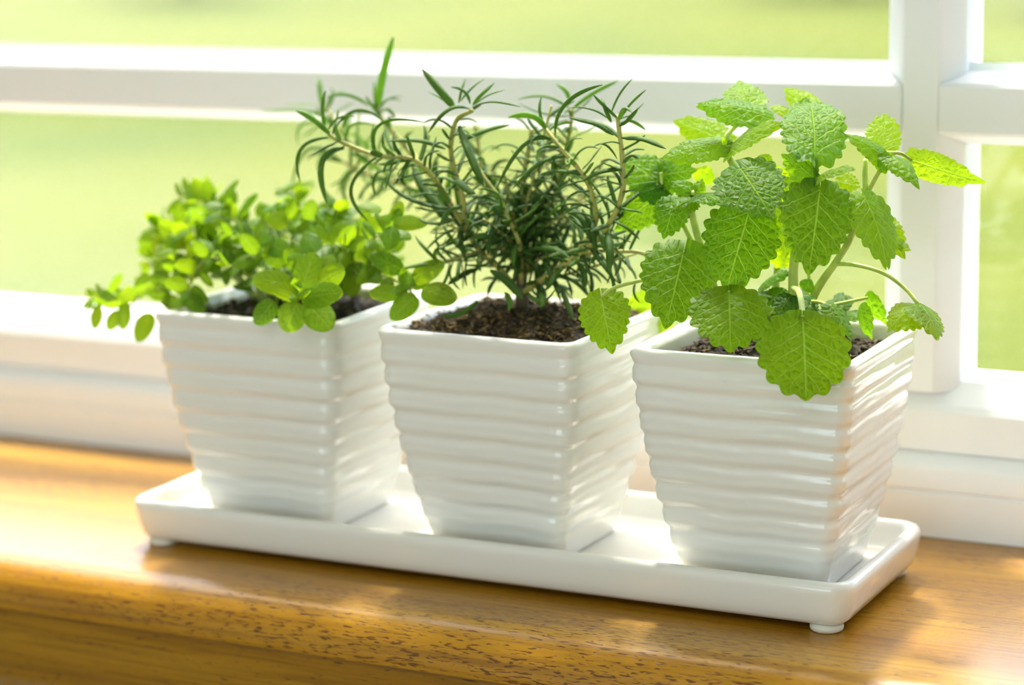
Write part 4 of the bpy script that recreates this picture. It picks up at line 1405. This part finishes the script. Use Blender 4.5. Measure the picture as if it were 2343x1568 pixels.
def needle(p0, p1, p2, w_, nh, tone=(1, 1, 1), seed=0, sink=None):
    """one rosemary needle: arched blade with rolled margins and a pale grooved underside"""
    global NPAR
    NPAR += sink is None
    p0, p1, p2 = (np.asarray(p, float) for p in (p0, p1, p2))
    n = 13
    v, f, mi, vn, uv = [], [], [], [], []
    Rn = random.Random(seed)
    off = Rn.uniform(0, 50)
    ctrl = 2 * p1 - 0.5 * (p0 + p2)      # bezier through p1 at the middle
    Ln = np.linalg.norm(p1 - p0) + np.linalg.norm(p2 - p1)
    nref = np.asarray(nh, float)
    for i in range(n):
        t = i / (n - 1)
        c = (1 - t) ** 2 * p0 + 2 * t * (1 - t) * ctrl + t * t * p2
        tg = nrm(2 * (1 - t) * (ctrl - p0) + 2 * t * (p2 - ctrl))
        nn = nrm(nref - tg * np.dot(nref, tg))
        nref = 0.6 * nref + 0.4 * nn
        e = np.cross(tg, nn)
        pf = min(1, 0.45 + 3.2 * t) * min(1, (1 - t) ** 0.55 * 1.75 + 0.16)
        hw = 0.5 * w_ * pf
        wav = 0.05 * w_ * math.sin(9 * t + off)
        ring = [(-1.0, -0.42), (-0.72, 0.02), (-0.22, 0.20), (0.0, 0.12), (0.22, 0.20), (0.72, 0.02), (1.0, -0.42), (0.60, -0.52), (0.12, -0.30), (-0.12, -0.30), (-0.60, -0.52)]
        for k, (a, b) in enumerate(ring):
            v.append(c + e * a * hw + nn * (b * hw + wav) - ros_o)
            vn.append(0.6 if k == 3 else 0.0)
            uv.append((a * hw * 1000 + off, t * Ln * 1000 + off))
    m = 11
    for i in range(n - 1):
        for k in range(m):
            f.append((i * m + k, i * m + (k + 1) % m, (i + 1) * m + (k + 1) % m, (i + 1) * m + k))
            mi.append(0 if k < 6 else 1)
    f.append(tuple(range(m)))
    f.append(tuple(reversed(range((n - 1) * m, n * m))))
    mi += [0, 0]
    if sink is not None:
        o0 = len(sink['v'])
        sink['v'] += v
        sink['f'] += [tuple(q + o0 for q in ff_) for ff_ in f]
        sink['mi'] += mi
        sink['vn'] += vn
        sink['uv'] += uv
        sink['tone'] += [tone] * len(v)
        return None
    o = mesh_obj('needle', v, f, None, rose, mats=[M_NEEDLE, M_NEEDLE_U], midx=mi)
    set_attr(o, 'vein', vn)
    set_tone(o, tone)
    set_uv(o, uv)
    return o


RST = [
    # centre stem, sharp
    ([(1300, 1320, 0.049), (1180, 1160, 0.044), (1090, 1080, 0.038), (1030, 960, 0.032), (1010, 820, 0.028), (965, 660, 0.026), (958, 560, 0.025), (985, 455, 0.026), (1062, 408, 0.024)], 0.0014, 0.0009, 1.0),
    # left arching branch
    ([(1100, 1080, 0.038), (1000, 940, 0.030), (900, 770, 0.024), (800, 660, 0.018), (720, 636, 0.014), (590, 624, 0.010), (450, 572, 0.008), (380, 534, 0.006), (335, 480, 0.008)], 0.0011, 0.0007, 1.0),
    # second left branch, behind
    ([(1150, 1100, 0.056), (1000, 930, 0.070), (820, 800, 0.082), (640, 745, 0.088), (510, 700, 0.090), (420, 645, 0.092), (330, 600, 0.094)], 0.0011, 0.0007, 1.25),
    # right branch, sharp
    ([(1310, 1290, 0.049), (1440, 1200, 0.044), (1560, 1120, 0.040), (1650, 1050, 0.036), (1730, 950, 0.034), (1790, 800, 0.030), (1788, 640, 0.030), (1772, 500, 0.030), (1765, 430, 0.032)], 0.0014, 0.0008, 1.0),
    ([(1560, 1120, 0.040), (1655, 960, 0.036), (1645, 830, 0.032), (1605, 730, 0.030), (1540, 650, 0.030), (1465, 562, 0.030), (1418, 500, 0.032)], 0.0012, 0.0008, 1.05),
    ([(1310, 1200, 0.056), (1380, 1000, 0.064), (1460, 820, 0.068), (1510, 620, 0.070), (1538, 480, 0.072), (1545, 400, 0.074)], 0.0011, 0.0007, 1.2),
    ([(1120, 1080, 0.050), (960, 850, 0.060), (820, 680, 0.066), (690, 530, 0.070), (610, 430, 0.072), (590, 350, 0.074)], 0.0014, 0.0008, 1.2),
    ([(800, 800, 0.082), (600, 680, 0.088), (460, 560, 0.092), (380, 440, 0.096), (325, 370, 0.098)], 0.0010, 0.0007, 1.35),
    ([(1150, 1130, 0.040), (1050, 1105, 0.034), (975, 1132, 0.030), (900, 1140, 0.028), (850, 1095, 0.026)], 0.0010, 0.0007, 1.0),
    ([(1300, 1250, 0.046), (1290, 1060, 0.040), (1240, 940, 0.036), (1190, 830, 0.034), (1130, 750, 0.034), (1060, 640, 0.036)], 0.0010, 0.0006, 1.0),
    ([(1310, 1250, 0.054), (1330, 950, 0.056), (1310, 760, 0.058), (1340, 560, 0.060), (1350, 500, 0.060)], 0.0014, 0.0008, 0.95),
    ([(1470, 1185, 0.044), (1640, 1095, 0.040), (1760, 1092, 0.040), (1860, 1095, 0.042), (1930, 1110, 0.044)], 0.0010, 0.0006, 1.05),
    ([(1290, 1220, 0.058), (1200, 980, 0.070), (1110, 700, 0.078), (1080, 480, 0.082)], 0.0013, 0.0007, 1.1),
    ([(1320, 1200, 0.060), (1480, 1000, 0.072), (1620, 800, 0.080), (1700, 640, 0.084)], 0.0013, 0.0007, 1.1),
]
tube('trunk', [rp_((1300, 1440), 0.0495), rp_((1302, 1330), 0.0495), rp_((1296, 1200), 0.050), rp_((1300, 1080), 0.050)], 0.0031, 0.0018, M_TRUNK, rose, ros_o, n=18, sides=10, knots=0.12)
stem_curves = []
for pts_, r0, r1, tn in RST:
    pts = [rp_(p[:2], p[2]) for p in pts_]
    tube('stem', pts, r0, r1, M_TWIG, rose, ros_o, n=30, sides=8, knots=0.16)
    stem_curves.append((pts, tn))

# needles one can single out: base, middle, end (close-up reading), depth of base and end, width, top side
A_ = FRONT
U_ = HIGH
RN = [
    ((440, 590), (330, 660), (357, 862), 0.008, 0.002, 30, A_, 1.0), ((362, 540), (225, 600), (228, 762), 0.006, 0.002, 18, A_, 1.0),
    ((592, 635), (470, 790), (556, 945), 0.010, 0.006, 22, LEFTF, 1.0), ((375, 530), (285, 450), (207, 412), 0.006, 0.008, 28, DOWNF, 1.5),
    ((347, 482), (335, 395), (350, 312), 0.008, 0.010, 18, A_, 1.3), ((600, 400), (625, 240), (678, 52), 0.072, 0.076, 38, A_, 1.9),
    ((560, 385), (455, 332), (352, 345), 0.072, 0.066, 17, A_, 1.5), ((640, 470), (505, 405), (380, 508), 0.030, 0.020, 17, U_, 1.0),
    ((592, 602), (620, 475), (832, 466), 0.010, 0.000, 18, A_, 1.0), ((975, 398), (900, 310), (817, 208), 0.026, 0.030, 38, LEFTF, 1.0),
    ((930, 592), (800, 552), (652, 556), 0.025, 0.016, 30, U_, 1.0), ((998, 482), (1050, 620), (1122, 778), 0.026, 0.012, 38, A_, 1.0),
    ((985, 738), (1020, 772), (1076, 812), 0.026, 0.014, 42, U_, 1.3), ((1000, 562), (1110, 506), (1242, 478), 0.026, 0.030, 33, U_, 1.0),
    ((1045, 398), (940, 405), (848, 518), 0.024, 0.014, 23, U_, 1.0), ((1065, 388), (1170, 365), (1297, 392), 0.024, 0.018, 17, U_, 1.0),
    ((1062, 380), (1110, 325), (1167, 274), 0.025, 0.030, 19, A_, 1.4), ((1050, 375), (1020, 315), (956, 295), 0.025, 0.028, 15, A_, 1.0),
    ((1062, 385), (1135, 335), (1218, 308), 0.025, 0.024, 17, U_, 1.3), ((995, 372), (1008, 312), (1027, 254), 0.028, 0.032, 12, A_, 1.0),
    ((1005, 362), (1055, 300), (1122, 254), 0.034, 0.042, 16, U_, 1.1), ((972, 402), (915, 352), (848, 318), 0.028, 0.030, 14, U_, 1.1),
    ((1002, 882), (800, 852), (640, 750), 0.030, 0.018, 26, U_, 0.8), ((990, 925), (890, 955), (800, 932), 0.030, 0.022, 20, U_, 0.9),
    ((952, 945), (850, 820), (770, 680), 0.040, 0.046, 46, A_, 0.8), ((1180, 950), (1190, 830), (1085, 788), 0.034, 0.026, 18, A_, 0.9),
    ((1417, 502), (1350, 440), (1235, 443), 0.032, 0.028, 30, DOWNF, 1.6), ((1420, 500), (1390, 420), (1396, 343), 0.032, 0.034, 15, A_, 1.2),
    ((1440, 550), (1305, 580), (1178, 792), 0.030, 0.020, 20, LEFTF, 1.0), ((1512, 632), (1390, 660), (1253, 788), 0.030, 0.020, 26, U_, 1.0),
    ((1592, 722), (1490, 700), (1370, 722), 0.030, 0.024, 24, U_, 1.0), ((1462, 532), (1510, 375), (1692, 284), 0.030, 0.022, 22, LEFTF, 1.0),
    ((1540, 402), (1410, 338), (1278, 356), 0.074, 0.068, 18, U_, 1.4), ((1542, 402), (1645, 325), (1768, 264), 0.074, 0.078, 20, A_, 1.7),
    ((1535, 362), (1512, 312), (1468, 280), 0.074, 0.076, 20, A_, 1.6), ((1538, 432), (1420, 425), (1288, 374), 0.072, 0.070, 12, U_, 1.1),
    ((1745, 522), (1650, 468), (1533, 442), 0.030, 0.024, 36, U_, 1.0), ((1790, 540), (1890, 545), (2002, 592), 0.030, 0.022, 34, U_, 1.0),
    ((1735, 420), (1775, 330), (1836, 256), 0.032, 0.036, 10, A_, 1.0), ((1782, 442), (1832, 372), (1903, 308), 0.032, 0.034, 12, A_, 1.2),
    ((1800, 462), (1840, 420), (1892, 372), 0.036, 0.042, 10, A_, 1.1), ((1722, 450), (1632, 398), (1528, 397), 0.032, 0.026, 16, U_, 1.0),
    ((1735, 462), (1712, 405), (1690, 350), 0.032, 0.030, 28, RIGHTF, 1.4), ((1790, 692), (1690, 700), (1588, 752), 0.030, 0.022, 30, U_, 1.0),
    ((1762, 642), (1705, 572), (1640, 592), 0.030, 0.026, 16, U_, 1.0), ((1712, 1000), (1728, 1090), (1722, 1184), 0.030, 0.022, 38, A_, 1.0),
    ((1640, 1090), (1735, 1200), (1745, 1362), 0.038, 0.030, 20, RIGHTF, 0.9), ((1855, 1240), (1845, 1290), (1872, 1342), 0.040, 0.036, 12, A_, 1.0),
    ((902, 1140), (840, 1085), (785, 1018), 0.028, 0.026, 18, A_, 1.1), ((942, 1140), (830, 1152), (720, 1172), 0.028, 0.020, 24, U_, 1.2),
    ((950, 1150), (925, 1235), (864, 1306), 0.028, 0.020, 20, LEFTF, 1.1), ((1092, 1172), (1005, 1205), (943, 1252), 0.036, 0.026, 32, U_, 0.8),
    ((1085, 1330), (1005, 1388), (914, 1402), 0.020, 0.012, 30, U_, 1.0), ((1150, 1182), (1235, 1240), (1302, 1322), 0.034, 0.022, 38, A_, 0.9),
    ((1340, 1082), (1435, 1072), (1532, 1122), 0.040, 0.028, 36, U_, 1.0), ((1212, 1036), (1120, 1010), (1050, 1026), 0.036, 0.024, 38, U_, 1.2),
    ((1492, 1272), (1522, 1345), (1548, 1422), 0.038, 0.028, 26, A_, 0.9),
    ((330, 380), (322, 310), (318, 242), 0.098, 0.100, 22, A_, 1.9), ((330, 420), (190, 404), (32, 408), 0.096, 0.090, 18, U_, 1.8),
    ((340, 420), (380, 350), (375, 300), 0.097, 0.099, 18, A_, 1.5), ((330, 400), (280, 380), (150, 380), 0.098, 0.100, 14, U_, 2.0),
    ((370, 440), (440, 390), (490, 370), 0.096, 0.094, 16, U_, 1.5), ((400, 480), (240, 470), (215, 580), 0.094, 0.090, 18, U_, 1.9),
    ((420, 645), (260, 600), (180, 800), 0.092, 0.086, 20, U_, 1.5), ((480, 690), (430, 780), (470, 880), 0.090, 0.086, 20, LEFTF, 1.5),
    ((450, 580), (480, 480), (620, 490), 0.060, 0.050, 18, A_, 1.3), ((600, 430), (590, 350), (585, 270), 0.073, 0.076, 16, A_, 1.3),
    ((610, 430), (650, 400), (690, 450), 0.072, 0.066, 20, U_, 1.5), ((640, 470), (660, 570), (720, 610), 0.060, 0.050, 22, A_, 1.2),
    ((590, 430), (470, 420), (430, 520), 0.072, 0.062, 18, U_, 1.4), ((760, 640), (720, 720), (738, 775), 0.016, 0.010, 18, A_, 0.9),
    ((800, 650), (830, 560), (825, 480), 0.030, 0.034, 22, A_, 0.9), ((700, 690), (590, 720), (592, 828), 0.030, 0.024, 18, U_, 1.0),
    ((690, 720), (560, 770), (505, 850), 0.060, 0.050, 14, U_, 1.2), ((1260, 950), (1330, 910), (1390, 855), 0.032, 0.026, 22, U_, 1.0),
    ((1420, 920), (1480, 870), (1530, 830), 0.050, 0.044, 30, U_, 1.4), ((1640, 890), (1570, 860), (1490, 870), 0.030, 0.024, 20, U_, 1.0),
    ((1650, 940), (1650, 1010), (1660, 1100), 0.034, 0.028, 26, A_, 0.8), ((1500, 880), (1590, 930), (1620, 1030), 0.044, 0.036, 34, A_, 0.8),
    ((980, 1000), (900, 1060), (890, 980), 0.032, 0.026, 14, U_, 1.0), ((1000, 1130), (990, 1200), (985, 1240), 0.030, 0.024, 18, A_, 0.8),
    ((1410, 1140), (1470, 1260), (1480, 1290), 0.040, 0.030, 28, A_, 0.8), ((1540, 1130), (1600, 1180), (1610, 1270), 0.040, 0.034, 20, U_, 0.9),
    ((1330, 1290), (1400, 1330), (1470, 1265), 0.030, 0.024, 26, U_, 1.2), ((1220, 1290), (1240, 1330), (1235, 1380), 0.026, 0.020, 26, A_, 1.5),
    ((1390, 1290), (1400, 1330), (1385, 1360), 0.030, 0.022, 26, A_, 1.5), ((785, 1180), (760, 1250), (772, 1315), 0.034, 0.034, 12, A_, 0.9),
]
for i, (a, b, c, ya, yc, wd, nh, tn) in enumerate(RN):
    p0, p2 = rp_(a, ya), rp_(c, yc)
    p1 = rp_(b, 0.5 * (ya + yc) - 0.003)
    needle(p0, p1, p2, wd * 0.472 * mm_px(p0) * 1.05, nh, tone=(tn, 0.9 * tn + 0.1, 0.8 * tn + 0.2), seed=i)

R = random.Random(31)
jobs = []
_tb = rp_((1300, 1230), 0.050)
for _k in range(13):
    _a = R.uniform(0, 6.28)
    _e = R.uniform(0.15, 1.25)
    _d = np.array([math.cos(_a) * math.cos(_e), 0.8 * math.sin(_a) * math.cos(_e), math.sin(_e)])
    _s = _tb + np.array([0, 0, R.uniform(-0.004, 0.022)])
    _l = R.uniform(0.028, 0.056)
    _p = [_s, _s + _d * _l * 0.5 + np.array([0, 0, 0.002]), _s + _d * _l + np.array([0, 0, 0.004])]
    tube('stem', _p, 0.0008, 0.0005, M_TWIG, rose, ros_o, n=12, sides=6)
    stem_curves.append((_p, R.uniform(0.75, 1.0)))
for pts, tn in stem_curves:
    C = catmull(pts, 120)
    seg = [np.linalg.norm(C[i + 1] - C[i]) for i in range(119)]
    Ls = sum(seg)
    k = int(Ls / 0.0030)
    ang = R.uniform(0, 3.1)
    for q in range(k):
        f = 0.06 + 0.92 * q / max(1, k - 1)
        i = min(118, max(1, int(f * 118)))
        ang += math.pi / 2 + R.uniform(-0.35, 0.35)
        for sg in (1, -1):
            jobs.append((C[i], nrm(C[i + 1] - C[i - 1]), ang, sg, f, tn))
R.shuffle(jobs)
want = 298 - NPAR
sink = dict(v=[], f=[], mi=[], vn=[], uv=[], tone=[])
for ji, (c, t, ang, sg, f, tn) in enumerate(jobs):
    ref = nrm(np.cross(t, nrm([0.2, 0.9, 0.3])))
    ref2 = np.cross(t, ref)
    d = sg * (math.cos(ang) * ref + math.sin(ang) * ref2)
    inner = ji >= want
    if inner and R.random() < (f - 0.35) * 1.5 + (0.25 if c[0] < -0.035 else 0.0):
        continue
    Ln = R.uniform(0.014, 0.022) * (1.0 - 0.25 * f) * (0.85 if inner else 1.0)
    lift = R.uniform(0.15, 0.8)
    p1 = c + nrm(d + lift * t) * Ln * 0.52
    dip = R.uniform(-0.1, 0.9)
    p2 = p1 + nrm(d * 0.9 + (lift - dip) * t + np.array([0, 0, -0.25 * dip])) * Ln * 0.5
    if p2[2] < 0.103:
        p2[2] = 0.103 + R.uniform(0, 0.004)
    if p1[2] < 0.105:
        p1[2] = 0.105 + R.uniform(0, 0.003)
    v_ = R.uniform(0.6, 1.25) * tn
    needle(c, p1, p2, R.uniform(0.0014, 0.0025), nrm(t + 0.4 * UP), tone=(v_, 0.9 * v_ + 0.1, 0.8 * v_ + 0.2), seed=1000 + ji, sink=sink if inner else None)
o = mesh_obj('small_needles', sink['v'], sink['f'], None, rose, mats=[M_NEEDLE, M_NEEDLE_U], midx=sink['mi'])
set_attr(o, 'vein', sink['vn'])
a = o.data.attributes.new('tone', 'FLOAT_COLOR', 'POINT')
a.data.foreach_set('color', [q for t in sink['tone'] for q in (*t, 1.0)])
set_uv(o, sink['uv'])
o['kind'] = 'stuff'
print('needles', NPAR, 'small', len(sink['v']) // 143, 'oregano leaves', oleaf_n)
